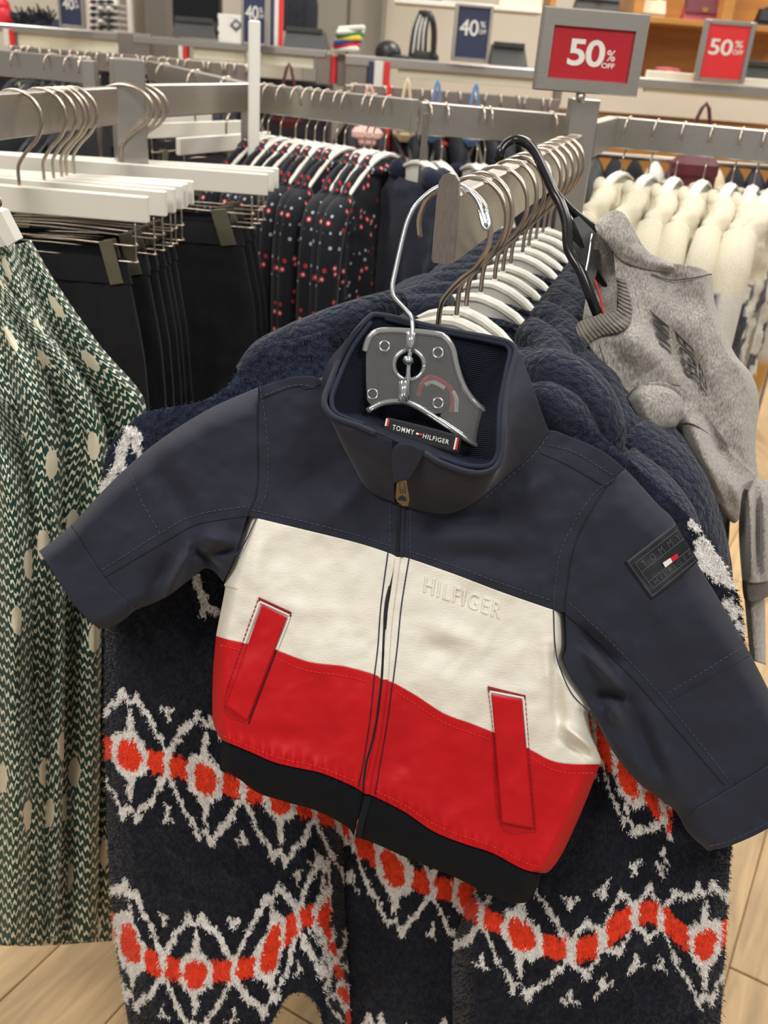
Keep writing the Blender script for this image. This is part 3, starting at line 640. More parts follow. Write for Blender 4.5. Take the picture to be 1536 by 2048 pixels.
b = MB(); rail(b, LE, L1); b.build('rail', 'steel', RA); MB().box((LE[0], LE[1], .70), (1, 0, 0), (0, 1, 0), (0, 0, 1), .045, .045, 1.40, .05).build('post', 'steel', RA); b = MB(); rail(b, L2, C0); b.build('rail', 'steel', RA); b = MB(); rail(b, C0, M1); b.build('rail', 'steel', RA)
ztop = UY(250, 116, PC[1])[2]
dl = (L1-L0)/np.linalg.norm(L1-L0); an = math.radians(24); pa_ = np.array([math.cos(an), math.sin(an), 0]); pb_ = np.array([-math.sin(an), math.cos(an), 0])
MB().box((PC[0], PC[1], ztop/2), pa_, pb_, (0, 0, 1), .052, .052, ztop, .05).build('post', 'steel', RA)
BL = zfix(U(300., 134., 2.9)); b = MB(); rail(b, BL, C0); b.build('rail', 'steel', RA)
MB().box((C0[0], C0[1], .70), (1, 0, 0), (0, 1, 0), (0, 0, 1), .03, .03, 1.36, .05).build('post', 'steel', RA)
RB = thing('clothes_rack', 'steel clothes rack with rails meeting at the post under the red sign', 'rack', (M3[0], M3[1], 0))
b = MB(); rail(b, M2, M3); b.build('rail', 'steel', RB); b = MB(); rail(b, Q0, Q1); b.build('rail', 'steel', RB)
SP = UY(1164., 230., 1.72); zs_ = UY(1164, 197, 1.72)[2]
MB().box((SP[0], SP[1], zs_/2), (1, .15, 0), (-.15, 1, 0), (0, 0, 1), .048, .03, zs_, .05).build('post', 'steel', RB)
b = MB(); rail(b, zfix(SP)+np.array([.02, 0, 0]), Q0); b.build('rail', 'steel', RB)
MB().box((Q1[0], Q1[1], .7), (1, 0, 0), (0, 1, 0), (0, 0, 1), .03, .03, 1.36, .05).build('post', 'steel', RB)
MB().box((M2[0]+.012, M2[1], .7), (1, 0, 0), (0, 1, 0), (0, 0, 1), .012, .02, 1.40, .05).build('post', 'steel_d', RB)
RC = thing('clothes_rack', 'bluish steel rack rail behind the square post at far left', 'rack', tuple(zfix(UY(90., 130., 2.4), 0)))
p0, p1 = UY(-60., 98., 2.45), UY(178., 112., 2.35); p1[2] = p0[2] = (p0[2]+p1[2])/2; b = MB(); rail(b, p0, p1); b.build('rail', 'steel', RC); R0 = (p0, p1)
MB().box((p1[0], p1[1], p1[2]/2), (1, 0, 0), (0, 1, 0), (0, 0, 1), .03, .03, p1[2]-.01, .05).build('post', 'steel', RC)
# white post behind the corner
wp = UY(508., 160., 2.05); zt = UY(508, 40, 2.05)[2]
t = thing('white_post', 'white slim upright post behind the corner of the rails', 'post', (wp[0], wp[1], 0)); MB().box((wp[0], wp[1], zt/2), (1, .3, 0), (-.3, 1, 0), (0, 0, 1), .022, .022, zt, .15).build('shaft', 'white_strap', t); MB().box((wp[0], wp[1], .01), (1, 0, 0), (0, 1, 0), (0, 0, 1), .25, .25, .02, .1).build('foot', 'white_strap', t)
# near sign on the post
def near_sign():
    t = thing('sale_sign', 'large red 50 percent off sign in brushed metal frame on the rack post', 'sign', tuple(UY(1170., 196., 1.70)))
    O = [(1090, 12), (1304, 28), (1276, 196), (1066, 180)]; I = [(1111, 49), (1269, 61), (1250, 164), (1096, 153)]; Ys = 1.66
    # frame sits in one vertical plane: true rectangle measured from its top edge
    TL, TR = UY(*O[0], Ys), UY(*O[1], Ys+.015); BL_ = UY(*O[3], Ys); ex = TR-TL; ex[2] = 0; w = np.linalg.norm(ex); ex /= w; h = TL[2]-BL_[2]; ez = np.array([0, 0, 1.0]); en = np.cross(ez, ex)  # en away
    top = (TL[2]+TR[2])/2; base_ = np.array([TL[0], TL[1], top]); 
    def at(u, v, n=0): return base_+ex*u*w-ez*v*h+en*n
    iu0, iu1, iv0, iv1 = .125, .87, .225, .83
    def ring(u0, u1, v0, v1, n): return [at(u0, v0, n), at(u1, v0, n), at(u1, v1, n), at(u0, v1, n)]
    rings = [ring(.0, 1, 0, 1, .020), ring(0, 1, 0, 1, .004), ring(.012, .988, .016, .984, 0), ring(iu0-.012, iu1+.012, iv0-.016, iv1+.016, 0), ring(iu0, iu1, iv0, iv1, .006)]
    V = np.array([p for r in rings for p in r]); Fc = []
    for k in range(4):
        for j in range(4): Fc.append((k*4+j, k*4+(j+1) % 4, (k+1)*4+(j+1) % 4, (k+1)*4+j))
    Fc.append((3, 2, 1, 0)); MB().add(V, Fc).build('frame', 'steel', t)
    c = ring(iu0-.005, iu1+.005, iv0-.005, iv1+.005, .0055); MB().extrude(c, en*.003).build('card', 'red_sg', t)
    for s, (u0, v0, u1, v1), bd in (('50', (.21, .20, .68, .74), .022), ('%', (.705, .38, .815, .60), .008), ('OFF', (.655, .64, .825, .745), .02)):
        v, f = text_mesh(s, .92, bd); uu = iu0+(iu1-iu0)*(u0+(u1-u0)*v[:, 0]); vv = iv0+(iv1-iv0)*(v1-(v1-v0)*v[:, 1])
        MB().add(np.array([at(a, c_, .0052) for a, c_ in zip(uu, vv)]), f).build('letters', 'white_pr', t)
    c = at(.47, 1.04, .012); MB().tube([at(.47, .99, .012), at(.47, 1.12, .012)], .008, 10, 1).build('stem', 'steel', t, True)
near_sign()
# ================================================================== central arm and navy fleece jackets
ARM0 = UY(896, 386, .80); ARM1 = np.array(UY(1158, 236, 1.62)); ARM1[2] = ARM0[2]
AD = ARM1-ARM0; AL = np.linalg.norm(AD); AD = AD/AL; AP = np.array([AD[1], -AD[0], 0])    # AP: across, to the right
A = thing('garment_rail', 'steel straight arm with rounded end plate holding the navy fleece jackets', 'rail', tuple(ARM0))
MB().bar(ARM0+AD*.004-np.array([0, 0, .029]), ARM1-np.array([0, 0, .029]), .019, .058).build('bar', 'steel', A)
pe = [(863, 518), (866, 480), (872, 410), (875, 378), (878, 362), (886, 350), (898, 346), (910, 350), (917, 362), (917, 385), (914, 430), (910, 480), (906, 526), (890, 529), (866, 525)]
pe = np.array(pe, float); b = MB(); b.extrude(UY(pe[:, 0], pe[:, 1], .797), np.array([AD[0], AD[1], 0])*.007); b.build('end_plate', 'steel_d', A)
# ---- generic hook wire; x across the rail (tip at -x), z up, origin where it rests on the rail
def hook_pts(R=.036, drop=.135, tip=200, lean=-.006):
    a = np.radians(np.linspace(tip, -18, 14)); p = [(R*math.cos(t), 0, -R+.002+R*math.sin(t)) for t in a]
    p += [(R*.72, 0, -R*1.72), (R*.30, 0, -R*2.15), (lean*.3, 0, -R*2.6), (lean, 0, -R*2.95), (lean, 0, -drop)]
    return np.array(p)
def hanger_profile(hw=.19, neck=.012):
    s = np.array([0, .012, .03, .055, .085, .115, .145, .175, .19])*hw/.19
    top = np.array([0, -.001, -.004, -.012, -.028, -.048, -.069, -.090, -.104])
    bot = np.array([-.070, -.071, -.076, -.085, -.098, -.112, -.124, -.132, -.128])
    return s, top, bot
def make_hanger(name, label, thick=.011, hw=.19, drop=.130, group=None, mat='white_pl', hookmat='bronze', rad=.0025, R=.036):
    t = thing(name, label, 'hanger', (0, 0, 0), group)
    MB().tube(hook_pts(R, drop+.006), rad, 8, 3).build('hook', hookmat, t, True)
    s, tp, bt = hanger_profile(hw); ss = np.r_[-s[:0:-1], s]; tt = np.r_[tp[:0:-1], tp]; bb = np.r_[bt[:0:-1], bt]
    n = len(ss); off = -.006; V = []; F_ = []
    prof = [(0, 1.0, 0), (1, .86, .12), (1, .86, .88), (0, 1.0, 1)]
    rows = []
    for i in range(n):   # cross-section: rounded rim top, thin web
        z1, z0 = tt[i]-drop, bb[i]-drop; h = thick/2
        rows.append([(off+ss[i], -h*.55, z1), (off+ss[i], h*.55, z1), (off+ss[i], h, z1-.003), (off+ss[i], h, z1-.007), (off+ss[i], h*.5, z1-.010), (off+ss[i], h*.5, z0), (off+ss[i], -h*.5, z0), (off+ss[i], -h*.5, z1-.010), (off+ss[i], -h, z1-.007), (off+ss[i], -h, z1-.003)])
    k = 10; V = [p for r in rows for p in r]
    F_ = [(i*k+j, i*k+(j+1) % k, (i+1)*k+(j+1) % k, (i+1)*k+j) for i in range(n-1) for j in range(k)]+[tuple(range(k))[::-1], tuple((n-1)*k+j for j in range(k))]
    b = MB(); b.add(V, F_); o = b.build('body', mat, t, False)
    mb = MB(); mb.tube([(off, 0, -drop-.004), (off, 0, -drop+.002)], .0032, 8, 1); mb.build('socket', mat, t, True)
    return t
ORD = ['first', 'second', 'third', 'fourth', 'fifth', 'sixth', 'seventh', 'eighth', 'ninth', 'tenth', 'eleventh', 'twelfth', 'thirteenth', 'fourteenth', 'fifteenth', 'sixteenth', 'seventeenth', 'eighteenth', 'nineteenth', 'twentieth', 'twenty-first', 'twenty-second', 'twenty-third', 'twenty-fourth', 'twenty-fifth', 'twenty-sixth']
hp = make_hanger('clothes_hanger', 'white hanger on the centre arm, first from its rounded end plate', hw=.16, group='white hangers on the centre arm')
HN = 12; hpos = []
for i in range(HN):
    s_ = .035+.062*i+(.012 if i % 3 == 1 else 0)-(.01 if i % 4 == 2 else 0); p = ARM0+AD*s_; yaw = math.atan2(AP[1], AP[0])-.32+random.uniform(-.12, .12)
    hpos.append((p, yaw)); o = hp if i == 0 else copy_tree(hp, (0, 0, 0), 0, 'white hanger on the centre arm, %s from its rounded end plate' % ORD[i])
    o.location = tuple(p); o.rotation_euler = (0, 0, yaw)
# ---- lofted garment: rings of a flattened oval from the neck down
def loft(name, zs, hws, ths, nseg, parent, mat, amp=.006, nf=4, seed=0, bulge=0, col=None, ys=None, power=.75, closed_bottom=False, noise=.004, nz=None):
    nz = nz or 60; z = np.linspace(zs[0], zs[-1], nz); o_ = np.argsort(zs)
    hw = np.interp(z, np.array(zs)[o_], np.array(hws)[o_]); th = np.interp(z, np.array(zs)[o_], np.array(ths)[o_]); yy = np.interp(z, np.array(zs)[o_], np.array(ys if ys is not None else [0]*len(zs))[o_])
    a = np.linspace(0, 2*np.pi, nseg, endpoint=False); ca, sa = np.cos(a), np.sin(a)
    X = hw[:, None]*np.sign(ca)*np.abs(ca)**power; Y = th[:, None]*np.sign(sa)*np.abs(sa)**power+yy[:, None]
    rr = np.random.default_rng(seed); w = np.clip((zs[0]-z)/max(1e-6, .5*abs(zs[0]-zs[-1])), 0, 1)[:, None]
    fold = sum(np.sin(X*k*2*np.pi/.3+rr.uniform(0, 6)+(z[:, None]*rr.uniform(-3, 3)))/(1+.3*i) for i, k in enumerate(rr.uniform(nf*.6, nf*1.6, 3)))
    Y = Y+amp*w*fold*np.sign(sa)**0+noise*2*fbm(X*14+seed, z[:, None]*14, seed)
    Y = Y+noise*fbm(X*45+seed, z[:, None]*45, seed+3)
    Z = z[:, None]+0*X
    V = np.stack([X, Y, Z], -1).reshape(-1, 3); n = nseg
    F_ = [(i*n+j, i*n+(j+1) % n, (i+1)*n+(j+1) % n, (i+1)*n+j) for i in range(nz-1) for j in range(n)]
    if closed_bottom: F_.append(tuple((nz-1)*n+j for j in range(n)))
    ul = np.cumsum(np.r_[0, np.hypot(np.diff(X[nz//2]), np.diff(Y[nz//2]))]); uv = np.stack([np.broadcast_to(ul[None], X.shape), Z], -1).reshape(-1, 2)
    return mk(name, V, F_, mat, parent, True, uv, None if col is None else col(V))
# ---- navy fleece jackets behind the front one (open at the neck, collar standing)
def fcol(V):
    x, z = V[:, 0], V[:, 2]; k = np.zeros((len(V), 3)); n_ = vn(x*42, z*42, 4)*.6+vn(x*110, z*110, 8)*.4; xl = -(x+.02*np.sin(z*90))
    m = (xl > .165) & (xl < .235) & (z > -.34) & (n_ > .52); k[m, 0] = 1; m = (xl > .22) & (z > -.36) & (z < -.26) & (n_ > .6); k[m] = (1, 1, 0)
    return k
def make_fleece(name, label, cat='jacket'):
    t = thing(name, label, cat, (0, 0, 0), 'navy fleece jackets on the centre arm')
    loft('body', [-.150, -.166, -.192, -.236, -.31, -.40, -.60, -.86], [.085, .12, .160, .205, .24, .255, .265, .272], [.026, .036, .042, .045, .046, .046, .048, .05], 96, t, 'boucle_p', .010, 4, 5, noise=.012, nz=110, col=fcol)
    for s in (-1, 1):
        pts = [(s*.175, 0, -.255), (s*.225, .0, -.30), (s*.268, .005, -.40), (s*.285, .01, -.55), (s*.29, .012, -.72), (s*.288, .012, -.84)]
        MB().tube(pts, [.040, .058, .062, .058, .05, .044], 14, 6).build('sleeve', 'boucle', t, True)
    # stand collar: wide soft roll around the neck opening
    a = np.linspace(-2.6, 2.6, 26); pts = np.stack([0.100*np.sin(a), -.034*np.cos(a), -.160-.018*np.cos(a)-.010*np.abs(np.sin(a))], -1)
    b = MB(); b.tube(pts, [.018, .024, .027, .027, .027, .024, .018], 12, 1); b.build('collar', 'boucle', t, True)
    return t
fj = make_fleece('fleece_jacket', 'dark navy fleece jacket directly behind the front patterned one')
for i in range(2, HN-1):
    o = fj if i == 2 else copy_tree(fj, (0, 0, 0), 0, 'dark navy fleece jacket on the centre arm, %s from the rounded end plate' % ORD[i])
    p, yaw = hpos[i]; o.location = tuple(p+AD*.014); o.rotation_euler = (0, 0, yaw)

# ---- the front fleece jacket, patterned
def band_color(bands, spots=()):
    """woven-in bands: each band = (curve, knots (x, repeat number), scale); motif hangs straight down the cloth"""
    data = []
    for pts, kn, scl, mode in bands:
        p = resamp(np.array(pts, float), 260); kx = np.array([k[0] for k in kn], float); kv = np.array([k[1] for k in kn], float); data.append((p, kx, kv, scl, mode))
    crown = np.array([(0, 106), (8, 112), (14, 128), (19, 112), (27, 99), (36, 88), (46, 79), (53, 64), (60, 50), (66, 38), (74, 26), (79, 18)], float)
    tm = np.array([(68, 110), (78, 107), (88, 110), (78, 107), (78, 86)], float)
    def segd(x, y, pl):
        d = np.full(x.shape, 1e9)
        for (x0, y0), (x1, y1) in zip(pl[:-1], pl[1:]):
            dx, dy = x1-x0, y1-y0; q = dx*dx+dy*dy+1e-9; t = np.clip(((x-x0)*dx+(y-y0)*dy)/q, 0, 1); d = np.minimum(d, (x-x0-t*dx)**2+(y-y0-t*dy)**2)
        return np.sqrt(d)
    navy = np.array(lin((24, 27, 38))[:3]); yoke = np.array(lin((38, 45, 64))[:3]); white = np.array(lin((232, 229, 226))[:3]); orange = np.array(lin((228, 64, 32))[:3])
    def f(px, py):
        sh = px.shape; x = px.ravel().astype(float); y = py.ravel().astype(float)
        nx = (vn(x/3.0, y/6.5, 31)-.5)*7+(vn(x/9, y/14, 37)-.5)*7; ny = (vn(x/3.0, y/6.5, 33)-.5)*12+(vn(x/9, y/14, 39)-.5)*8
        xx = x+nx; yy = y+ny
        k = np.clip((1120-y)/220, 0, 1)[:, None]; C = navy*(1-k)+yoke*k; C = C*(1+.45*(vn(x/40, y/40, 50)-.5)[:, None])  # base navy blends into a lighter navy towards the top
        wht = np.zeros(len(x), bool); org = np.zeros(len(x), bool)
        for p, kx, kv, scl, mode in data:
            if mode == 'x':
                o_ = np.argsort(p[:, 0]); yb_ = np.interp(xx, p[o_, 0], p[o_, 1]); nn = (yb_-yy)/scl; ph = np.interp(xx, kx, kv); endm = (xx < p[:, 0].min()) | (xx > p[:, 0].max())
                slope = np.gradient(p[o_, 1], p[o_, 0]); cs = 1/np.sqrt(1+np.interp(xx, p[o_, 0], slope)**2); bn = np.abs(nn)*np.maximum(cs, .35)
                per = np.gradient(kv, kx); pw = 1/np.maximum(np.interp(xx, kx, per), 1e-4)
            else:
                o_ = np.argsort(p[:, 1]); xb_ = np.interp(yy, p[o_, 1], p[o_, 0]); nn = (xx-xb_)/scl; ph = np.interp(yy, kx, kv); endm = (yy < p[:, 1].min()); bn = np.abs(nn); pw = np.full(len(x), 120.)
            q = ((ph+.5) % 1-.5)*157; aq = np.abs(q); an = np.abs(nn)
            halo = (aq/41)**2+(bn/45)**2 < 1
            halo |= (aq < 4.5+.09*np.maximum(0, 92-an)) & (an < 92)
            bandm = bn < 22
            core = (aq/25)**2+(bn/30)**2 < 1
            sgm = bandm & (aq > 37) & (np.abs(aq-78) > 6)
            lw = 5.0*np.clip(157/np.maximum(pw, 40), .8, 2.2)
            cr_ = (segd(aq, an, crown) < lw) | (segd(aq, an, tm) < 3.6)
            wht |= (halo | bandm | cr_) & ~endm; org |= (core | sgm) & ~endm
        for pl, w in spots:
            wht |= segd(xx, yy, np.array(pl, float)) < w
        C[wht] = white*(.84+.2*vn(x[wht]/5, y[wht]/8, 61)[:, None]); C[org] = orange*(.82+.36*vn(x[org]/5, y[org]/7, 63)[:, None])
        return C.reshape(sh+(3,))
    return f
def shd(bul, seed, y0=.80, k=.000122):
    def f(px, py, u, v):
        Y = y0-k*(py-700)+.012*fbm(px/130, py/200, seed)+.005*fbm(px/40, py/40, seed+4)+(.0020+.0035*np.clip((1000-py)/150, 0, 1))*fbm(px/10, py/10, seed+8, 2)
        return Y-bul*np.sin(np.pi*np.clip(u, 0, 1))**.7
    return f
FJ = thing('fleece_jacket', 'navy fleece jacket with orange and white zigzag bands behind the small jacket', 'jacket', tuple(UY(800., 2000., .62)))
cLb = band_color([([(150, 1470), (210, 1492), (261, 1510), (312, 1523), (357, 1534), (410, 1558), (470, 1572), (540, 1590), (620, 1615), (760, 1660)], [(104, -1), (261, 0), (410, 1), (560, 2), (700, 3)], 1.0, 'x'),
                  ([(190, 1810), (228, 1855), (262, 1892), (310, 1925), (350, 1938), (390, 1948), (440, 1942), (490, 1935), (530, 1912), (560, 1878), (590, 1848), (622, 1830), (650, 1838), (662, 1862)], [(130, -1), (262, 0), (390, 1), (545, 2), (648, 3), (700, 3.6)], .92, 'x'),
                  ([(655, 1858), (668, 1900), (680, 1955), (692, 2010), (704, 2070)], [(1850, 0), (1990, 1), (2130, 2)], .30, 'y')],
                 [([(262, 862), (250, 885), (236, 930), (216, 975), (204, 1000)], 11), ([(278, 872), (272, 890), (284, 915)], 8), ([(240, 935), (262, 945)], 6), ([(392, 1160), (406, 1195), (410, 1215), (432, 1222)], 8), ([(410, 1215), (404, 1232)], 6)])
cMb = band_color([([(640, 1600), (695, 1650), (725, 1688), (765, 1722), (800, 1748), (850, 1766), (900, 1780), (980, 1800)], [(620, -1), (789, 0), (940, 1), (1090, 2)], .95, 'x'), ([(640, 2150), (760, 2160), (900, 2170), (1000, 2170)], [(600, 0), (750, 1), (900, 2)], 1.0, 'x')])
cRb = band_color([([(890, 1770), (940, 1815), (985, 1842), (1040, 1868), (1095, 1890), (1150, 1902), (1190, 1888), (1240, 1848), (1290, 1825), (1330, 1838), (1370, 1872), (1405, 1890), (1440, 1872), (1500, 1830)], [(890, -1), (1039, 0), (1106, .34), (1140, .5), (1173, .64), (1205, .5), (1240, .34), (1268, .5), (1300, .64), (1322, .5), (1345, .66), (1375, .76), (1410, 1), (1520, 1.8)], .95, 'x'),
                  ([(1160, 1400), (1200, 1480), (1230, 1525), (1262, 1560), (1300, 1600), (1345, 1645)], [(1120, -1), (1255, 0), (1400, 1)], .8, 'x')],
                 [([(1385, 1045), (1405, 1060)], 10), ([(1405, 1090), (1425, 1120), (1450, 1135)], 16), ([(1395, 1115), (1435, 1150), (1462, 1165)], 12), ([(1440, 1085), (1460, 1120)], 9), ([(1455, 1205), (1468, 1225)], 12), ([(1478, 1250), (1484, 1262)], 10)])
yk = lambda px, py, u, v: shd(.035, 5)(px, py, u, v)
NR = 1.0
sheet('sleeve', [(715, 640), (610, 672), (530, 694), (490, 728), (452, 775), (400, 803), (340, 815), (280, 830), (222, 890), (200, 975)], [(705, 2085), (660, 2085), (640, 2020), (610, 1988), (575, 1992), (545, 2040), (500, 2085), (380, 2085), (262, 2085)],
      [(715, 640), (690, 900), (684, 1300), (690, 1640), (705, 2085)], [(200, 975), (208, 1200), (210, 1480), (222, 1800), (262, 2085)], 240, 420, shd(.03, 5, .845), .05, 'sherpa', FJ, plane='Y', roll=(.06, .05, .0, 0), rw=.12, col=cLb)
sheet('body', [(640, 700), (780, 660), (900, 700), (1040, 760)], [(690, 2090), (800, 2090), (950, 2090), (1060, 2090)], [(640, 700), (660, 1100), (685, 1640), (690, 2090)], [(1040, 760), (1050, 1200), (1060, 1700), (1060, 2090)], 170, 400, shd(.015, 8, .885), .04, 'sherpa', FJ, plane='Y', col=cMb)
sheet('sleeve', [(1010, 745), (1080, 772), (1200, 868), (1310, 968), (1400, 1058), (1470, 1175), (1487, 1275)], [(905, 2090), (1000, 2095), (1200, 2100), (1330, 2100), (1438, 2090)],
      [(1010, 745), (1000, 1200), (965, 1700), (925, 1820), (903, 1920), (905, 2090)], [(1487, 1275), (1480, 1500), (1462, 1700), (1450, 1900), (1438, 2090)], 270, 420, shd(.035, 12, .825), .05, 'sherpa', FJ, plane='Y', roll=(.08, .03, 0, 0), rw=.10, col=cRb)
def roll_(pts, r): 
    b = MB(); b.tube([U(*q) for q in pts], r, 16, 8); V = np.concatenate(b.v); d = V-EYE; d /= np.linalg.norm(d, axis=1)[:, None]
    V = V+d*(.010*fbm(V[:, 0]*40+V[:, 1]*30, V[:, 2]*40, 6))[:, None]; return mk('collar_roll', V, b.f, 'boucle', FJ, True)
roll_([(1042, 742, .87), (1085, 745, .865), (1130, 768, .86), (1172, 808, .86), (1204, 858, .865), (1225, 905, .875)], [.012, .024, .028, .028, .024, .012])
roll_([(1050, 790, .845), (1090, 800, .84), (1125, 825, .84), (1160, 862, .85), (1200, 905, .86)], [.010, .018, .021, .019, .010])
roll_([(486, 748, .90), (530, 712, .895), (600, 684, .885), (670, 656, .88), (740, 628, .885), (800, 600, .90)], [.010, .017, .020, .020, .018, .012])
# pile: short fibres standing off the fleece (uncountable, one mesh)
def pile(src, n, parent, ln=.0032, wd=.0009):
    me = src.data; nvt = len(me.vertices)//2; co = np.empty(len(me.vertices)*3); me.vertices.foreach_get('co', co); co = co.reshape(-1, 3)[:nvt]
    no = np.empty(len(me.vertices)*3); me.vertices.foreach_get('normal', no); no = no.reshape(-1, 3)[:nvt]
    cc = np.empty(len(me.vertices)*4, np.float32); me.color_attributes['Col'].data.foreach_get('color', cc); cc = cc.reshape(-1, 4)[:nvt, :3]
    i = RNG.integers(0, nvt, n); p = co[i]+RNG.normal(0, .0012, (n, 3)); nn = no[i]; tow = -(p-EYE); tow /= np.linalg.norm(tow, axis=1)[:, None]
    sg = np.sign((nn*tow).sum(1)); sg[sg == 0] = 1; nn = nn*sg[:, None]
    g = RNG.normal(0, 1, (n, 3)); d = nn*.55+np.array([0, 0, -.55])+g*.42; d /= np.linalg.norm(d, axis=1)[:, None]
    s = np.cross(d, tow); s /= np.linalg.norm(s, axis=1)[:, None]+1e-9
    L = ln*RNG.uniform(.5, 1.2, n)[:, None]
    V = np.stack([p-s*wd/2-nn*.0008, p+s*wd/2-nn*.0008, p+d*L], 1).reshape(-1, 3); F_ = np.arange(3*n).reshape(-1, 3)
    c = np.repeat(cc[i]*RNG.uniform(.75, 1.25, n)[:, None], 3, 0)
    o = mk('fleece_pile', V, F_, 'pile', parent, False, None, c); o['kind'] = 'stuff'; return o
for ch in [c for c in FJ.children if c.name.startswith(('sleeve', 'body'))]:
    pile(ch, 110000 if ch.name.startswith('sleeve') else 60000, FJ)
# ================================================================== clothes on the racks
def along(p, q, t): return np.asarray(p)+(np.asarray(q)-np.asarray(p))*t
def at_px(p, q, x):     # point of the rail seen at picture column x
    lo, hi = 0., 1.
    for _ in range(40):
        m = (lo+hi)/2
        if (proj(along(p, q, m))[0]-x)*(proj(q)[0]-proj(p)[0]) < 0: lo = m
        else: hi = m
    return along(p, q, lo)
def away(p, q):         # yaw that points local +x across the rail, away from the camera
    d = np.asarray(q)-np.asarray(p); a = np.array([-d[1], d[0]]); m = (np.asarray(p)+np.asarray(q))[:2]
    if a@m < 0: a = -a
    return math.atan2(a[1], a[0])
# ---- floral blouses on the mid rail
ya = away(C0, M1)+.20
hb = make_hanger('clothes_hanger', 'white hanger with the first floral blouse beside the white post', .021, .19, .098, 'white hangers of the floral blouses', R=.026, rad=.0016)
bl_ = thing('floral_blouse', 'black blouse with small red and white flowers, nearest the white post', 'blouse', (0, 0, 0), 'floral blouses on the mid rail')
loft('body', [-.109, -.116, -.132, -.154, -.182, -.225, -.32, -.72], [.066, .085, .115, .15, .182, .195, .198, .2], [.012, .013, .0135, .014, .014, .015, .015, .017], 64, bl_, 'floral', .007, 6, 3, noise=.014, nz=90)
for s in (-1, 1): MB().tube([(s*.14, 0, -.175), (s*.185, -.004, -.21), (s*.205, -.006, -.32), (s*.205, -.006, -.62)], [.016, .024, .022, .020], 10, 5).build('sleeve', 'floral', bl_, True)
a = np.linspace(-2.5, 2.5, 18); MB().tube(np.stack([.074*np.sin(a), -.013*np.cos(a), -.116-.012*np.cos(a)-.008*np.abs(np.sin(a))], -1), .010, 8, 1).build('collar', 'floral', bl_, True)
fx = [528, 541, 566, 597, 619, 636, 655, 680, 697, 738, 752, 780]
for i, x in enumerate(fx):
    p = at_px(C0, M1, x); yw = ya+random.uniform(-.12, .12)
    o = hb if i == 0 else copy_tree(hb, (0, 0, 0), 0, 'white hanger of the %s floral blouse from the white post' % ORD[i]); o.location = tuple(p); o.rotation_euler = (0, 0, yw)
    o = bl_ if i == 0 else copy_tree(bl_, (0, 0, 0), 0, 'black floral blouse, %s from the white post on the mid rail' % ORD[i]); o.location = tuple(p); o.rotation_euler = (0, 0, yw)
# ---- navy fleeces on the next rail
yb = away(M2, M3)+.1
nf = thing('navy_fleece', 'plain navy fleece with high collar next to the rail joint', 'fleece', (0, 0, 0), 'navy fleeces on the middle rail')
def nfcol(V):
    c = np.tile(np.array(lin((28, 33, 50))[:3]), (len(V), 1)); m = (vn(V[:, 0]*60, V[:, 2]*45, 3) > .80) & (V[:, 2] < -.30); c[m] = lin((190, 190, 194))[:3]; return c
loft('body', [-.135, -.15, -.175, -.215, -.27, -.35, -.75], [.08, .11, .15, .19, .205, .21, .215], [.020, .026, .03, .032, .034, .034, .036], 64, nf, 'creamf', .008, 4, 9, noise=.008, col=nfcol, nz=120)
for s in (-1, 1): mk_ = MB().tube([(s*.16, 0, -.205), (s*.205, -.004, -.25), (s*.225, -.006, -.36), (s*.225, -.006, -.66)], [.03, .042, .04, .036], 12, 5).build('sleeve', 'fleece_navy', nf, True)
a = np.linspace(-2.5, 2.5, 18); MB().tube(np.stack([.082*np.sin(a), -.020*np.cos(a), -.132-.014*np.cos(a)], -1), .018, 10, 1).build('collar', 'fleece_navy', nf, True)
for i, x in enumerate((852, 890, 962, 978, 1102)):
    p = at_px(M2, M3, x); yw = yb+random.uniform(-.15, .15)
    o = copy_tree(hb, (0, 0, 0), 0, 'white hanger of the navy fleece %s from the rail joint' % ORD[i], 'white hangers of the navy fleeces'); o.location = tuple(p); o.rotation_euler = (0, 0, yw)
    o = nf if i == 0 else copy_tree(nf, (0, 0, 0), 0, 'navy fleece on the middle rail, %s from the rail joint' % ORD[i]); o.location = tuple(p); o.rotation_euler = (0, 0, yw)
# ---- cream fleeces on the right rail
yc = away(Q0, Q1)-.15
cf = thing('cream_fleece', 'cream fleece with navy pattern, nearest the red sign post', 'fleece', (0, 0, 0), 'cream fleeces on the right rail')
def cfcol(V):
    cream = np.array(lin((216, 208, 186))[:3]); white = np.array(lin((212, 210, 202))[:3]); nv = np.array(lin((30, 34, 50))[:3]); og = np.array(lin((200, 150, 80))[:3])
    z = V[:, 2]+.02*fbm(V[:, 0]*20, V[:, 2]*20, 2); c = np.where((z > -.26)[:, None], cream, white)
    m = (z < -.26) & (vn(V[:, 0]*34+V[:, 1]*34, V[:, 2]*22, 5) > .55); c[m] = nv
    m = (z < -.43) & (vn(V[:, 0]*20, V[:, 2]*20, 15) > .76); c[m] = og
    return c
loft('body', [-.116, -.121, -.133, -.155, -.19, -.27, -.37, -1.12], [.06, .085, .12, .155, .185, .205, .208, .21], [.020, .025, .028, .029, .029, .028, .028, .028], 72, cf, 'creamf', .010, 4, 13, noise=.016, col=cfcol, nz=210)
for s in (-1, 1):
    pts = [(s*.155, 0, -.175), (s*.205, -.006, -.23), (s*.222, -.010, -.36), (s*.222, -.012, -.8)]
    b = MB(); b.tube(pts, [.024, .030, .028, .026], 14, 14); V = np.concatenate(b.v); mk('sleeve', V, b.f, 'creamf', cf, True, None, cfcol(V))
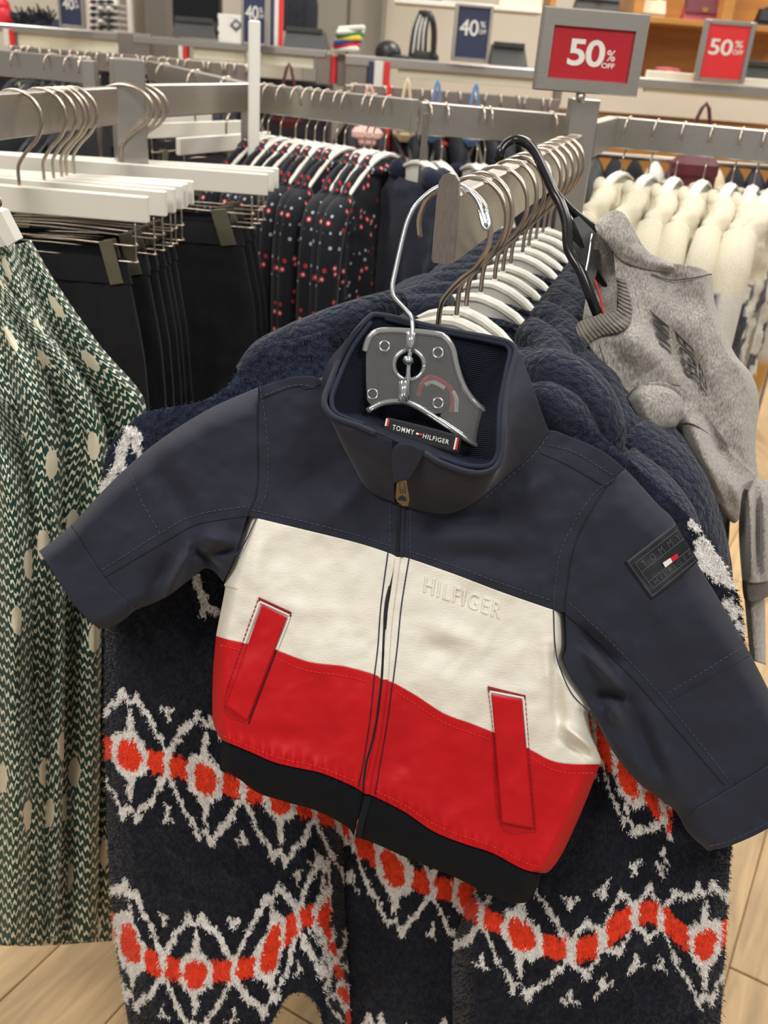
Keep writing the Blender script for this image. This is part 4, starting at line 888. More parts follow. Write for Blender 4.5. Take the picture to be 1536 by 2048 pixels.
a = np.linspace(-2.6, 2.6, 22); b = MB(); b.tube(np.stack([0.082*np.sin(a), -.028*np.cos(a), -.134-.016*np.cos(a)], -1), .012, 10, 1); V = np.concatenate(b.v); mk('collar', V, b.f, 'creamf', cf, True, None, np.tile(np.array(lin((216, 208, 186))[:3]), (len(V), 1)))
for i, x in enumerate((1262, 1318, 1372, 1430, 1488, 1533, 1575)):
    p = at_px(Q0, Q1, x); yw = yc+random.uniform(-.14, .14)
    o = copy_tree(hb, (0, 0, 0), 0, 'white hanger of the cream fleece %s from the sign post' % ORD[i], 'white hangers of the cream fleeces'); o.location = tuple(p); o.rotation_euler = (0, 0, yw)
    o = cf if i == 0 else copy_tree(cf, (0, 0, 0), 0, 'cream fleece on the right rail, %s from the sign post' % ORD[i]); o.location = tuple(p); o.rotation_euler = (0, 0, yw)
# ---- clip hangers with black skirts on the left rail
def make_clip_hanger(label, half=.182, group=None):
    t = thing('clip_hanger', label, 'hanger', (0, 0, 0), group); off = -.006; drop = .122
    MB().tube(hook_pts(.034, drop+.004), .0026, 8, 3).build('hook', 'bronze', t, True)
    MB().box((off, 0, -drop-.017), (1, 0, 0), (0, 1, 0), (0, 0, 1), half*2, .013, .036, .12).build('bar', 'white_wd', t)
    for z in (-.062, -.085):
        MB().tube([(off-half+.02, 0, -drop-.034), (off-half+.02, -.003, -drop+z), (off-half+.03, -.004, -drop+z-.006), (off, -.004, -drop+z-.002), (off+half-.03, -.004, -drop+z-.006), (off+half-.02, -.003, -drop+z), (off+half-.02, 0, -drop-.034)], .0014, 6, 4).build('wire', 'bronze', t, True)
    for s in (-1, 1):
        c = MB(); c.box((off+s*(half-.055), -.009, -drop-.093), (1, 0, .22*s), (0, 1, 0), (-.22*s, 0, 1), .020, .002, .062, .2); k = c.build('clip', 'clip_ol', t)
        c = MB(); c.box((off+s*(half-.055), .003, -drop-.083), (1, 0, .22*s), (0, 1, 0), (-.22*s, 0, 1), .018, .002, .042, .2); c.build('clip_back', 'clip_br', t)
    return t
def make_skirt(label, group, hw=.14, seed=1):
    t = thing('black_skirt', label, 'skirt', (0, 0, 0), group)
    loft('body', [-.215, -.25, -.35, -.6, -.95], [hw, hw+.006, hw+.02, hw+.035, hw+.05], [.006, .010, .014, .018, .02], 64, t, 'black_cl', .010, 6, seed, noise=.004)
    loft('waistband', [-.208, -.245], [hw+.001, hw+.008], [.0085, .012], 48, t, 'black_cl', .0, 6, seed, noise=0, nz=6)
    MB().box((.01, -.001, -.218), (1, 0, 0), (0, 1, 0), (0, 0, 1), .035, .001, .018, .2).build('label_tag', 'paper', t)
    return t
ch0 = make_clip_hanger('white clip hanger nearest the front on the left rail', group='white clip hangers on the left rail'); sk0 = make_skirt('black skirt nearest the front on the left rail', 'black skirts on the left rail')
XL = .487
for i, (x, ya_) in enumerate(((35, -.03), (87, -.06), (107, -.02), (124, .05), (134, .10), (150, .14), (236, .02), (243, .10), (250, .16))):
    zc = XL*F/(768-x); p = at_px(L0, L1 if i < 6 else C0, x-6); d = proj(p); 
    Yh = p[1] if i < 6 else PC[1]-.035+.03*(i-6); pos = np.array([along(L0, L1, (Yh-L0[1])/(L1[1]-L0[1]))[0], Yh, RZ])
    lab = ['nearest the front', 'second from the front', 'third from the front', 'fourth from the front', 'fifth from the front', 'sixth from the front', 'left of three by the square post', 'middle of three by the square post', 'right of three by the square post'][i]
    o = ch0 if i == 0 else copy_tree(ch0, (0, 0, 0), 0, 'white clip hanger on the left rail, '+lab); o.location = tuple(pos); o.rotation_euler = (0, 0, ya_); 
    if i >= 6: o.scale = (1.38, 1, 1)
    o = sk0 if i == 0 else copy_tree(sk0, (0, 0, 0), 0, 'black skirt on the left rail, '+lab); o.location = tuple(pos); o.rotation_euler = (0, 0, ya_)
    if i >= 6: o.scale = (1.38, 1, 1)
# ---- empty clip hangers on the rail behind the corner, and loose hooks on the far racks
for i, x in enumerate((330, 392, 455)):
    p = at_px(BL, C0, x); o = copy_tree(ch0, tuple(p), away(BL, C0)+.5+.1*i, 'white clip hanger behind the square post, %s from the left' % ORD[i], 'white clip hangers behind the post')
    o = copy_tree(sk0, tuple(p), away(BL, C0)+.5+.1*i, 'black skirt behind the square post, %s from the left' % ORD[i], 'black skirts behind the post')
hs = make_hanger('clothes_hanger', 'metal hook hanger on the bluish rail, first from the left', .012, .17, .10, 'hangers on the bluish far left rail', mat='dark_ob', R=.026, rad=.0018)
for i, x in enumerate((35, 105, 143, 163, 172)):
    p = at_px(*R0, x); o = hs if i == 0 else copy_tree(hs, (0, 0, 0), 0, 'metal hook hanger on the bluish rail, %s from the left' % ORD[i]); o.location = tuple(p); o.rotation_euler = (0, 0, away(*R0)+random.uniform(-.5, .3))
dg_ = thing('dark_garment', 'dark garment under the bluish rail, first from the left', 'garment', (0, 0, 0), 'dark garments on the bluish far left rail')
loft('body', [-.105, -.13, -.17, -.25, -.7], [.06, .12, .17, .19, .2], [.012, .02, .024, .026, .028], 40, dg_, 'dark_cl', .006, 5, 17, noise=.004)
for i, x in enumerate((35, 105, 143, 163, 172)):
    p = at_px(*R0, x); o = dg_ if i == 0 else copy_tree(dg_, (0, 0, 0), 0, 'dark garment under the bluish rail, %s from the left' % ORD[i]); o.location = tuple(p); o.rotation_euler = (0, 0, away(*R0)+random.uniform(-.4, .3))
# ---- far rack with a crowd of hooks behind the left racks
RD = thing('clothes_rack', 'dark far rack crowded with hooks behind the corner', 'rack', tuple(zfix(UY(300., 130., 3.4), 0)))
f0, f1 = UY(20., 92., 3.4), UY(500., 128., 3.4); f0[2] = f1[2] = (f0[2]+f1[2])/2; b = MB(); rail(b, f0, f1, .02); b.build('rail', 'steel_d', RD); MB().box((f1[0], f1[1], f1[2]/2), (1, 0, 0), (0, 1, 0), (0, 0, 1), .03, .03, f1[2]-.01, .05).build('post', 'steel_d', RD)
g0, g1 = UY(700., 170., 3.3), UY(1120., 196., 3.3); g0[2] = g1[2] = (g0[2]+g1[2])/2
RE = thing('clothes_rack', 'dark far rack crowded with hooks behind the joint of the rails', 'rack', (g0[0], g0[1], 0)); b = MB(); rail(b, g0, g1, .02); b.build('rail', 'steel_d', RE); MB().box((g0[0], g0[1], g0[2]/2), (1, 0, 0), (0, 1, 0), (0, 0, 1), .03, .03, g0[2]-.01, .05).build('post', 'steel_d', RE)
k = 0
for (p, q, n, lab) in ((f0, f1, 26, 'behind the corner'), (g0, g1, 16, 'behind the joint of the rails')):
    for i in range(n):
        pos = along(p, q, (i+.5+random.uniform(-.3, .3))/n); o = copy_tree(hs, tuple(pos), math.pi/2+random.uniform(-.6, .6), 'dark hanger on the far rack %s, %s from the left' % (lab, ORD[i]), 'hangers on the far rack '+lab)
        if i % 2 == 0:
            o = copy_tree(dg_, tuple(pos), math.pi/2+random.uniform(-.3, .3), 'dark garment on the far rack %s, %s from the left' % (lab, ORD[i//2]), 'garments on the far rack '+lab)
h0, h1 = UY(1150., 312., 2.7), UY(1640., 312., 2.7); h0[2] = h1[2] = UY(1190., 316., 2.7)[2]+.01
RF = thing('clothes_rack', 'low far rack under the right rail holding dark garments', 'rack', (h0[0], h0[1], 0)); MB().tube([h0, h1], .008, 8, 1).build('rail', 'steel_d', RF, True)
for e in (h0, h1): MB().box((e[0], e[1], e[2]/2), (1, 0, 0), (0, 1, 0), (0, 0, 1), .03, .03, e[2], .05).build('post', 'steel_d', RF)
# ---- green print dresses at left
def dress(label, T, R, xl, yb, Y0, Y1, nfold, amp, seed, uvo):
    t = thing('green_dress', label, 'dress', tuple(UY(100., yb, Y1)), 'green print dresses')
    def dep(px, py, u, v):
        w = np.clip(v*5, .25, 1); uu = u+.10*fbm(u*3, v*2.2, seed)+.03*fbm(u*8, v*5, seed+5)
        fo = np.abs(np.sin(np.pi*nfold*uu+seed))-.5+.5*np.sin(2*np.pi*nfold*.53*uu+1.3*seed)
        fo2 = fbm(px/60, py/160, seed+2)
        return Y0+(Y1-Y0)*v-amp*1.7*w*fo-.018*fo2-.03*np.sin(np.pi*np.clip(u, 0, 1))*w
    L = [(xl, T[0][1]), (xl, (T[0][1]+yb)/2), (xl, yb)]
    sheet('skirt', T, [(xl, yb+2), ((xl+R[-1][0])/2, yb+6), R[-1]], L, R, 150, 300, dep, .03, 'greenp', t, plane='Y', roll=(0, .03, .02, 0), rw=.06, uvoff=uvo)
    return t
d1 = dress('green and cream chevron print dress, furthest back, with white hanger neck', [(-90, 455), (0, 468), (30, 488), (62, 480)], [(62, 480), (112, 565), (200, 690), (272, 772), (292, 815), (288, 880), (270, 980), (252, 1150), (240, 1400), (230, 1650), (224, 1882)], -90, 1886, 1.02, .90, 3.4, .020, 1, (0, 0))
d2 = dress('green and cream chevron print dress, middle of the three', [(-90, 540), (-20, 548), (8, 560)], [(8, 560), (66, 640), (135, 712), (188, 800), (214, 880), (213, 1000), (205, 1200), (200, 1500), (196, 1880)], -90, 1884, .965, .86, 3.2, .018, 2, (.37, .2))
d3 = dress('green and cream chevron print dress, nearest the camera', [(-90, 740), (-40, 745), (-10, 762)], [(-10, 762), (40, 842), (88, 930), (118, 1030), (130, 1200), (128, 1500), (118, 1874)], -90, 1880, .91, .82, 2.6, .017, 3, (.81, .5))
wh = thing('clothes_hanger', 'white hanger neck of the green dresses at the left edge', 'hanger', tuple(UY(8., 470., 1.0)))
P = np.array([(-12, 420), (2, 424), (32, 482), (14, 494), (-12, 450)], float); MB().extrude(UY(P[:, 0], P[:, 1], .995), (0, .02, 0)).build('neck', 'white_pl', wh)
MB().extrude(UY(np.array([-80., -12, 14, -80]), np.array([470., 440, 490, 520]), 1.0), (0, .014, 0)).build('shoulder', 'white_pl', wh)
rp_ = along(L0, L1, (1.0-L0[1])/(L1[1]-L0[1])); ez_ = np.array([0, 0, 1.0]); ex_ = np.array([1.0, 0, 0])
MB().tube([UY(-8, 426, 1.0), UY(-20, 385, 1.0), rp_+ex_*.030-ez_*.050, rp_+ex_*.030-ez_*.020, rp_+ez_*.004, rp_-ex_*.028-ez_*.022], .002, 8, 4).build('hook', 'bronze', wh, True)
# ================================================================== grey sweatshirt on a black hanger
S = thing('sweatshirt', 'heather grey sweatshirt with charcoal lettering hanging over the fleece jackets', 'sweatshirt', tuple(U(1450., 1200., 1.08)))
SC_ = [(1262, 660, 1400, 800, 26, -.006), (1300, 640, 1470, 850, 30, .008), (1400, 720, 1500, 900, 30, -.008), (1290, 500, 1400, 640, 30, .010), (1350, 560, 1450, 760, 34, -.006), (1240, 640, 1300, 740, 40, -.010)]
def sd(px, py, u=0, v=0):
    return .985+(px-1150)*.00028+(py-650)*.00006-.014*np.sin(np.pi*np.clip((px-1150)/400, 0, 1))+crease(px, py, SC_)+1.2*crease(px, py, SC_)+.010*fbm(px/70, py/70, 71)+.003*fbm(px/25, py/25, 73)
sheet('body', [(1226, 500), (1252, 470), (1290, 505), (1335, 524), (1392, 533), (1424, 548)], [(1253, 794), (1300, 782), (1360, 790), (1420, 880), (1470, 960), (1523, 1000)], [(1226, 500), (1233, 564), (1240, 630), (1240, 668), (1200, 690), (1190, 720), (1253, 794)], [(1424, 548), (1429, 601), (1441, 642), (1470, 708), (1503, 749), (1518, 800), (1511, 880), (1514, 930), (1523, 1000)], 140, 140, sd, .03, 'heather', S, roll=(.0, .03, .0, 0), rw=.1)
def sd2(px, py, u, v): return sd(px, py)-.004
sheet('shoulder', [(1171, 696), (1200, 672), (1245, 664), (1262, 640)], [(1253, 794), (1275, 774), (1320, 768), (1352, 776)], [(1171, 696), (1210, 745), (1253, 794)], [(1262, 640), (1320, 690), (1352, 776)], 50, 50, sd2, .02, 'heather', S, roll=(.012, 0, 0, 0))
# far shoulder and hood-like back of the neck
def sd3(px, py, u, v): return sd(px, py)+.02-.015*np.sin(np.pi*u)+.02*v
sheet('back_yoke', [(1205, 430), (1232, 420), (1253, 433), (1278, 478), (1302, 507), (1345, 526)], [(1218, 492), (1228, 505), (1242, 520), (1262, 530), (1300, 540), (1345, 545)], [(1205, 430), (1190, 455), (1218, 492)], [(1345, 526), (1348, 536), (1345, 545)], 60, 30, lambda x, y, u, v: sd(x, y)-.003-.009*np.sin(np.pi*v), .02, 'heather', S)
# inside of the neck, dark in its own shade
def si(px, py, u, v): return sd(px, py)+.035*np.sin(np.pi*np.clip(v, 0, 1))+.01
sheet('neck_inside', [(1195, 455), (1222, 487)], [(1165, 640), (1234, 622)], [(1195, 455), (1180, 540), (1165, 640)], [(1222, 487), (1233, 564), (1234, 622)], 24, 40, si, .004, 'heather', S)
def sr_(px, py, u, v): return sd(px, py)-.008-.006*np.sin(np.pi*v)
sheet('neck_rib', [(1150, 655), (1161, 642), (1190, 632), (1212, 626), (1233, 620), (1236, 590), (1232, 555)], [(1171, 697), (1185, 682), (1205, 671), (1240, 664), (1262, 642), (1262, 605), (1250, 560)], [(1150, 655), (1158, 676), (1171, 697)], [(1232, 555), (1241, 558), (1250, 560)], 110, 16, sr_, .006, 'rib_grey', S)
# near sleeve, bunched
SS = [(1300, 830, 1330, 870, 20, -.012), (1335, 850, 1400, 1000, 18, .022), (1375, 830, 1450, 1030, 20, -.014), (1410, 830, 1475, 980, 14, .016), (1440, 900, 1480, 1000, 16, -.014), (1395, 930, 1440, 1010, 10, .010)]
def ss(px, py, u, v): return sd(px, py)-.034*np.sin(np.pi*np.clip(u, 0, 1))**.7-.012*np.exp(-((px-1300)/45)**2-((py-825)/40)**2)+1.9*crease(px, py, SS)+.004*fbm(px/30, py/40, 77)
sheet('sleeve', [(1253, 794), (1285, 768), (1340, 768), (1400, 815), (1450, 880), (1490, 925), (1505, 940)], [(1462, 1044), (1470, 1046), (1478, 1036), (1482, 1000), (1486, 982), (1496, 970), (1507, 962)], [(1253, 794), (1269, 823), (1286, 856), (1310, 872), (1335, 868), (1352, 930), (1400, 990), (1433, 1010), (1462, 1044)], [(1505, 940), (1510, 950), (1507, 962)], 110, 80, ss, .03, 'heather', S, roll=(.02, 0, 0, .015), rw=.1)
sheet('sleeve_cap', [(1253, 794), (1290, 767), (1345, 772), (1392, 810)], [(1288, 858), (1312, 874), (1338, 866), (1372, 838)], [(1253, 794), (1269, 823), (1288, 858)], [(1392, 810), (1384, 822), (1372, 838)], 60, 40, lambda x, y, u, v: sd(x, y)-.026-.026*np.sin(np.pi*np.clip(u*.8+.1, 0, 1))*np.sin(np.pi*np.clip(v*.75+.1, 0, 1))+.03*np.clip(u-.6, 0, 1), .012, 'heather', S, roll=(.02, .02, .02, .02), rw=.2)
# far sleeve hanging straight with ribbed cuff
SF = [(1500, 975, 1503, 1150, 9, -.020), (1488, 1000, 1491, 1150, 6, .020), (1514, 980, 1517, 1150, 7, .020), (1530, 980, 1530, 1150, 10, -.014)]
def sf(px, py, u, v): return sd(px, py)+.012-.016*np.sin(np.pi*np.clip(u, 0, 1))+crease(px, py, SF)
sheet('sleeve', [(1478, 1000), (1495, 962), (1530, 960), (1548, 985)], [(1484, 1162), (1505, 1166), (1528, 1164), (1545, 1158)], [(1478, 1000), (1478, 1080), (1484, 1162)], [(1548, 985), (1556, 1080), (1545, 1158)], 50, 80, sf, .05, 'heather', S, roll=(.04, .04, .02, 0), rw=.25)
sheet('cuff', [(1484, 1160), (1505, 1164), (1545, 1156)], [(1488, 1198), (1508, 1204), (1535, 1194)], [(1484, 1160), (1485, 1180), (1488, 1198)], [(1545, 1156), (1542, 1178), (1535, 1194)], 50, 16, lambda x, y, u, v: sf(x, y, u, v)+.004, .04, 'rib_grey', S, roll=(.015, .015, 0, 0), rw=.2)
sheet('hem_side', [(1488, 1190), (1530, 1190)], [(1500, 1320), (1532, 1330)], [(1488, 1190), (1500, 1320)], [(1530, 1190), (1532, 1330)], 20, 30, lambda x, y, u, v: sf(x, y, u, v)+.03, .03, 'heather', S, roll=(.015, .015, 0, 0), rw=.3)
# lettering running down the chest
text_on('chest_letters', 'TOMMY', [(1330, 590), (1340, 715), (1308, 745), (1292, 612)][::1], sd, .003, 'print_ch', S, .95, .02) if False else None
def srun(body, q): return text_on('chest_letters', body, q, sd, .004, 'print_ch', S, .95, .02)
srun('MMY', [(1334, 712), (1302, 612), (1318, 608), (1342, 655)]) if False else None
for bd, q in (('MMY', [(1298, 618), (1337, 652), (1344, 716), (1318, 690)]), ('FIGER', [(1348, 660), (1388, 700), (1398, 768), (1372, 755)]), ('EST', [(1396, 720), (1412, 760), (1416, 800), (1400, 780)])):
    tl, tr, br, bl_q = q; text_on('chest_letters', bd, [(tl[0], tl[1]), (bl_q[0], bl_q[1]), (br[0], br[1]), (tr[0], tr[1])][::1], sd, .004, 'print_ch', S, .95, .02)
strip('seam', [(1253, 794), (1275, 774), (1320, 766), (1360, 772)], lambda x, y, u, v: sd(x, y)-.006, 2.2, .001, 'print_ch', S); strip('seam', [(1198, 690), (1215, 738), (1250, 782)], lambda x, y, u, v: sd(x, y)-.006, 2, .001, 'print_ch', S); strip('seam', [(1302, 548), (1340, 560), (1385, 556), (1424, 548)], sd, 2.4, .003, 'print_ch', S)
# black hanger
BH = thing('clothes_hanger', 'black plastic hanger with thick hook holding the grey sweatshirt', 'hanger', tuple(U(1160., 480., 1.0)))
hkp = [(1002, 330, 1.06), (1000, 308, 1.05), (1010, 290, 1.05), (1030, 280, 1.05), (1052, 286, 1.045), (1070, 305, 1.04), (1090, 345, 1.03), (1108, 385, 1.02), (1122, 410, 1.01), (1133, 445, 1.0), (1138, 500, .99), (1160, 540, .985), (1180, 590, .985), (1195, 628, .99)]
MB().tube([U(*q) for q in hkp], .0058, 8, 5).build('hook', 'black_pl', BH, True)
MB().tube([U(1108, 385, 1.022), U(1135, 415, 1.03), U(1160, 437, 1.04), U(1200, 470, 1.06), U(1250, 540, 1.09)], .0055, 8, 4).build('shoulder_arm', 'black_pl', BH, True)
MB().tube([U(1132, 430, 1.01), U(1165, 500, 1.02), U(1205, 570, 1.035), U(1240, 620, 1.05)], .005, 8, 4).build('shoulder_arm', 'black_pl', BH, True)
pp = np.array([(1142, 440), (1158, 432), (1196, 470), (1200, 520), (1182, 590), (1160, 540), (1142, 500)], float); MB().extrude(U(pp[:, 0], pp[:, 1], 1.015+0*pp[:, 0]), CF*.004).build('neck_plate', 'dark_ob', BH)
MB().tube([U(1184, 468, .985), U(1176, 520, .985), U(1169, 552, .985)], .0013, 6, 3).build('clip_wire', 'zinc', BH, True)
MB().tube([U(1190, 560, .99), U(1202, 600, .99), U(1206, 630, .99)], .0012, 6, 3).build('red_tag', 'red_pr', BH, True)
# ================================================================== the baby jacket in front
ZIP = [(783, 880), (790, 940), (797, 1005), (794, 1114), (779, 1183), (769, 1253), (763, 1359), (748, 1468), (732, 1527), (726, 1586), (708, 1673)]
_zp = np.array(ZIP, float)
JC = [ # soft folds of the jacket
 (700, 900, 560, 1010, 34, .004), (735, 960, 640, 1060, 22, -.003), (600, 800, 560, 1000, 40, .003), (700, 1000, 760, 1090, 18, .002),
 (850, 1045, 1000, 1030, 18, .0045), (840, 1075, 1040, 1090, 26, -.0035), (900, 1110, 1080, 1120, 26, .003), (1000, 1010, 1110, 960, 20, -.0025), (880, 1130, 1060, 1180, 20, -.002),
 (300, 905, 400, 1060, 30, .005), (350, 930, 430, 1090, 24, -.003), (377, 1096, 330, 1195, 13, -.009), (350, 1110, 300, 1200, 20, .007), (390, 1100, 440, 1140, 10, .010), (400, 1075, 470, 1085, 14, -.005), (420, 1110, 470, 1100, 9, .006),
 (1150, 1250, 1230, 1330, 16, .009), (1170, 1300, 1240, 1380, 12, -.008), (1190, 1390, 1250, 1400, 14, .012), (1215, 1395, 1240, 1450, 12, -.008), (1250, 1400, 1330, 1560, 22, .007), (1290, 1440, 1370, 1600, 20, -.004), (1300, 1150, 1400, 1350, 60, -.004),
 (1105, 1300, 1120, 1470, 12, .008), (1125, 1450, 1190, 1500, 9, -.008), (1130, 1480, 1185, 1520, 7, .005), (1095, 1290, 1110, 1400, 14, -.004),
 (860, 1250, 960, 1290, 22, -.003), (840, 1280, 920, 1330, 26, .003), (900, 1330, 980, 1400, 30, -.002), (520, 1060, 500, 1250, 24, -.003), (600, 1090, 640, 1290, 40, .002), (560, 1210, 700, 1230, 18, -.0015), (660, 1130, 720, 1310, 26, .002),
 (600, 1370, 660, 1520, 40, .003), (500, 1460, 620, 1480, 22, .002), (870, 1480, 930, 1620, 40, .003), (1100, 1560, 1080, 1700, 30, .003), (800, 1420, 790, 1560, 26, .002),
]
def jd0(px, py):
    cx = np.interp(py, _zp[:, 1], _zp[:, 0]); q = (px-cx)/400.0
    z = .772+(py-700)*.00005 + .016*np.tanh(.55*q*q)
    z = z-.010*np.exp(-((py-1380)/260.0)**2)*np.exp(-(q/.8)**2)
    return z
def jd(px, py, u=None, v=None):
    px = np.asarray(px, float); py = np.asarray(py, float)
    z = jd0(px, py)+1.7*crease(px, py, JC)+.007*fbm(px/85, py/85, 3)+.0028*fbm(px/48+py/90, py/70-px/120, 14, 2)+.0007*fbm(px/26, py/26, 9, 2)
    # pucker where the elasticated hem gathers the red cloth
    hy = np.interp(px, [443, 556, 634, 728, 809, 926, 1043, 1082], [1482, 1527, 1544, 1587, 1624, 1687, 1737, 1747])
    g = np.exp(-((py-hy+10)/16.0)**2)
    return z+g*.0013*np.sin(px/3.4+3*vn(px/30, py/30, 5))
J = thing('baby_jacket', 'small navy, white and red colour-block zip jacket on a clear hanger in front', 'jacket', tuple(U(720., 1660., .83)))
SHL = [(517, 774), (595, 753), (643, 762), (668, 830), (700, 915), (735, 975), (797, 1005)]
YBL = [(495, 1032), (513, 1036), (595, 1056), (712, 1085), (775, 1105), (794, 1114)]
YBR = [(794, 1114), (818, 1117), (908, 1148), (1000, 1183), (1107, 1220), (1130, 1226)]
SHR = [(797, 1005), (828, 1013), (874, 1023), (913, 1020), (962, 994), (1011, 952), (1059, 909), (1094, 862), (1144, 875), (1203, 901), (1250, 937)]
AHL = [(517, 774), (515, 856), (515, 973), (495, 1032)]; AHL2 = [(495, 1032), (470, 1112), (447, 1164)]
AHR = [(1250, 937), (1212, 975), (1165, 1054), (1144, 1113), (1131, 1198), (1130, 1226)]; AHR2 = [(1130, 1226), (1133, 1292), (1127, 1320), (1148, 1362), (1182, 1409)]
WBL = [(432, 1272), (455, 1279), (492, 1287), (550, 1300), (619, 1324), (689, 1333), (748, 1349), (763, 1359)]
WBR = [(763, 1359), (785, 1365), (830, 1390), (888, 1427), (947, 1449), (988, 1466), (1059, 1499), (1102, 1521), (1141, 1528), (1200, 1529)]
RBL = [(443, 1480), (498, 1503), (556, 1527), (634, 1544), (673, 1558), (712, 1576), (726, 1586)]
RBR = [(726, 1586), (750, 1594), (809, 1624), (867, 1663), (926, 1687), (984, 1706), (1043, 1737), (1082, 1747)]
HBL = [(445, 1538), (478, 1558), (517, 1586), (576, 1605), (634, 1622), (693, 1653), (708, 1673)]
HBR = [(710, 1673), (752, 1688), (828, 1722), (906, 1753), (984, 1792), (1023, 1806), (1050, 1806)]
z1 = ZIP[2:4]; z2 = ZIP[3:7]; z3 = ZIP[6:10]; z4 = ZIP[9:11]
sheet('yoke', SHL, YBL, AHL, z1, 110, 100, jd, .03, 'navy', J, roll=(0, 0, 0, 0))
sheet('yoke', SHR, YBR, z1, AHR, 170, 110, jd, .03, 'navy', J)
sheet('white_panel', YBL, WBL, [(495, 1032), (470, 1110), (449, 1168), (450, 1178), (436, 1250), (432, 1272)], z2, 120, 90, jd, .035, 'white_ny', J, roll=(.02, 0, 0, 0), rw=.08)
sheet('white_panel', YBR, WBR, z2, AHR2+[(1177, 1428), (1184, 1472), (1201, 1515), (1200, 1529)], 150, 110, jd, .035, 'white_ny', J, roll=(0, .02, 0, 0), rw=.07)
sheet('red_panel', WBL, RBL, [(432, 1272), (426, 1347), (425, 1429), (431, 1460), (443, 1480)], z3, 170, 80, jd, .035, 'red_ny', J, roll=(.02, 0, 0, 0), rw=.08)
sheet('red_panel', WBR, RBR, z3, [(1200, 1529), (1166, 1616), (1127, 1702), (1100, 1741), (1082, 1747)], 210, 90, jd, .035, 'red_ny', J, roll=(0, .02, 0, 0), rw=.07)
def hemd(px, py, u=0, v=0): return jd(px, py)+.003-.006*np.sin(np.pi*np.clip(np.asarray(v, float), 0, 1))**.6+.004*np.asarray(v, float)
sheet('hem_rib', RBL, HBL, [(443, 1480), (441, 1510), (445, 1538)], z4, 90, 24, hemd, .03, 'rib_navy', J, roll=(.015, 0, 0, 0))
sheet('hem_rib', [(728, 1586)]+RBR[1:], HBR, [(728, 1586), (710, 1673)], [(1082, 1747), (1075, 1775), (1062, 1796), (1050, 1806)], 110, 24, hemd, .03, 'rib_navy', J, roll=(0, .015, 0, 0))
# sleeves
SLT = [(517, 774), (420, 817), (320, 880), (230, 957), (142, 1051)]; SLB = [(447, 1164), (428, 1143), (411, 1137), (392, 1149), (333, 1194), (271, 1220)]
sl = sheet('sleeve', SLT, SLB, AHL+AHL2[1:], [(142, 1051), (208, 1155), (271, 1220)], 120, 110, jd, .05, 'navy', J, roll=(0, 0, .022, .014), rw=.14)
def cuffd(px, py, u=0, v=0): return jd(px, py)-.0012
sheet('cuff', [(142, 1051), (110, 1078), (78, 1102)], [(271, 1220), (235, 1248), (197, 1258)], [(142, 1051), (208, 1155), (271, 1220)], [(78, 1102), (115, 1160), (150, 1212), (197, 1258)], 30, 60, cuffd, .045, 'navy', J, roll=(0, 0, .022, .014), rw=.14)
SRT = [(1250, 937), (1284, 973), (1318, 1011), (1348, 1041), (1394, 1126), (1441, 1203), (1492, 1292), (1536, 1377), (1590, 1485)]
SRB = [(1182, 1409), (1216, 1487), (1271, 1560), (1343, 1615), (1360, 1636)]
CSR = [(1590, 1485), (1536, 1530), (1454, 1581), (1360, 1636)]
sr = sheet('sleeve', SRT, SRB, AHR+AHR2[1:], CSR, 150, 120, jd, .05, 'navy', J, roll=(0, 0, .022, .014), rw=.12)
sheet('cuff', [(1590, 1485), (1640, 1590)], [(1360, 1636), (1377, 1666), (1416, 1702)], CSR, [(1640, 1590), (1536, 1657), (1462, 1691), (1416, 1702)], 30, 60, cuffd, .045, 'navy', J, roll=(0, 0, .022, .014), rw=.14)
# stitching, and dark strips that paint the shade in seam grooves
def st(pts, mat='navy_st', w=1.6, dash=(8, 4), off=.0009, d=jd, name='stitching'): return strip(name, pts, d, w, off, mat, J, dash)
def seam(pts, mat='navy_dk', w=2.0, off=.0007, d=jd): return strip('seam', pts, d, w, off, mat, J)
for s_ in ([(520, 776), (533, 860), (535, 970), (516, 1026)], [(503, 1020), (595, 1040), (712, 1070), (780, 1092)], [(204, 1140), (325, 1064), (392, 1030), (498, 1012)], [(255, 930), (285, 1005), (322, 1070)],
           [(820, 1103), (908, 1132), (1000, 1166), (1105, 1202)], [(1228, 958), (1185, 990), (1140, 1060), (1118, 1115), (1108, 1190), (1107, 1214)], [(1138, 1205), (1215, 1277), (1298, 1364), (1372, 1452), (1462, 1566)],
           [(1336, 1386), (1420, 1335), (1488, 1292)], [(822, 1018), (820, 1110)], [(781, 1005), (779, 1100)], [(1100, 890), (1150, 905), (1205, 938), (1225, 950)], [(530, 790), (590, 770), (630, 775)], [(1420, 1692), (1465, 1680), (1536, 1646), (1600, 1605)]): st(s_)
for s_ in (AHL, AHR, [(208, 1155), (333, 1081), (396, 1048), (495, 1031)], [(142, 1051), (208, 1155), (271, 1220)], [(1131, 1228), (1207, 1296), (1284, 1377), (1356, 1462), (1450, 1572)], CSR, [(1335, 1404), (1420, 1356), (1497, 1312)], [(1080, 905), (1140, 932), (1212, 974)], [(524, 796), (592, 772), (612, 778), (640, 768)]): seam(s_)
seam([(513, 1036), (490, 1085), (471, 1110)], 'thread_navy', 2.4); seam([(1107, 1220), (1110, 1290), (1118, 1330), (1142, 1385), (1178, 1424)], 'thread_navy', 2.4)
seam([(776, 1105), (762, 1210), (756, 1290), (749, 1350)], 'thread_navy', 2.4); seam([(818, 1117), (803, 1210), (795, 1290), (786, 1365)], 'thread_navy', 2.4)
seam([(749, 1350), (740, 1440), (726, 1530), (716, 1576)], 'navy_dk', 1.8); seam([(785, 1366), (774, 1450), (760, 1530), (750, 1590)], 'navy_dk', 1.8)
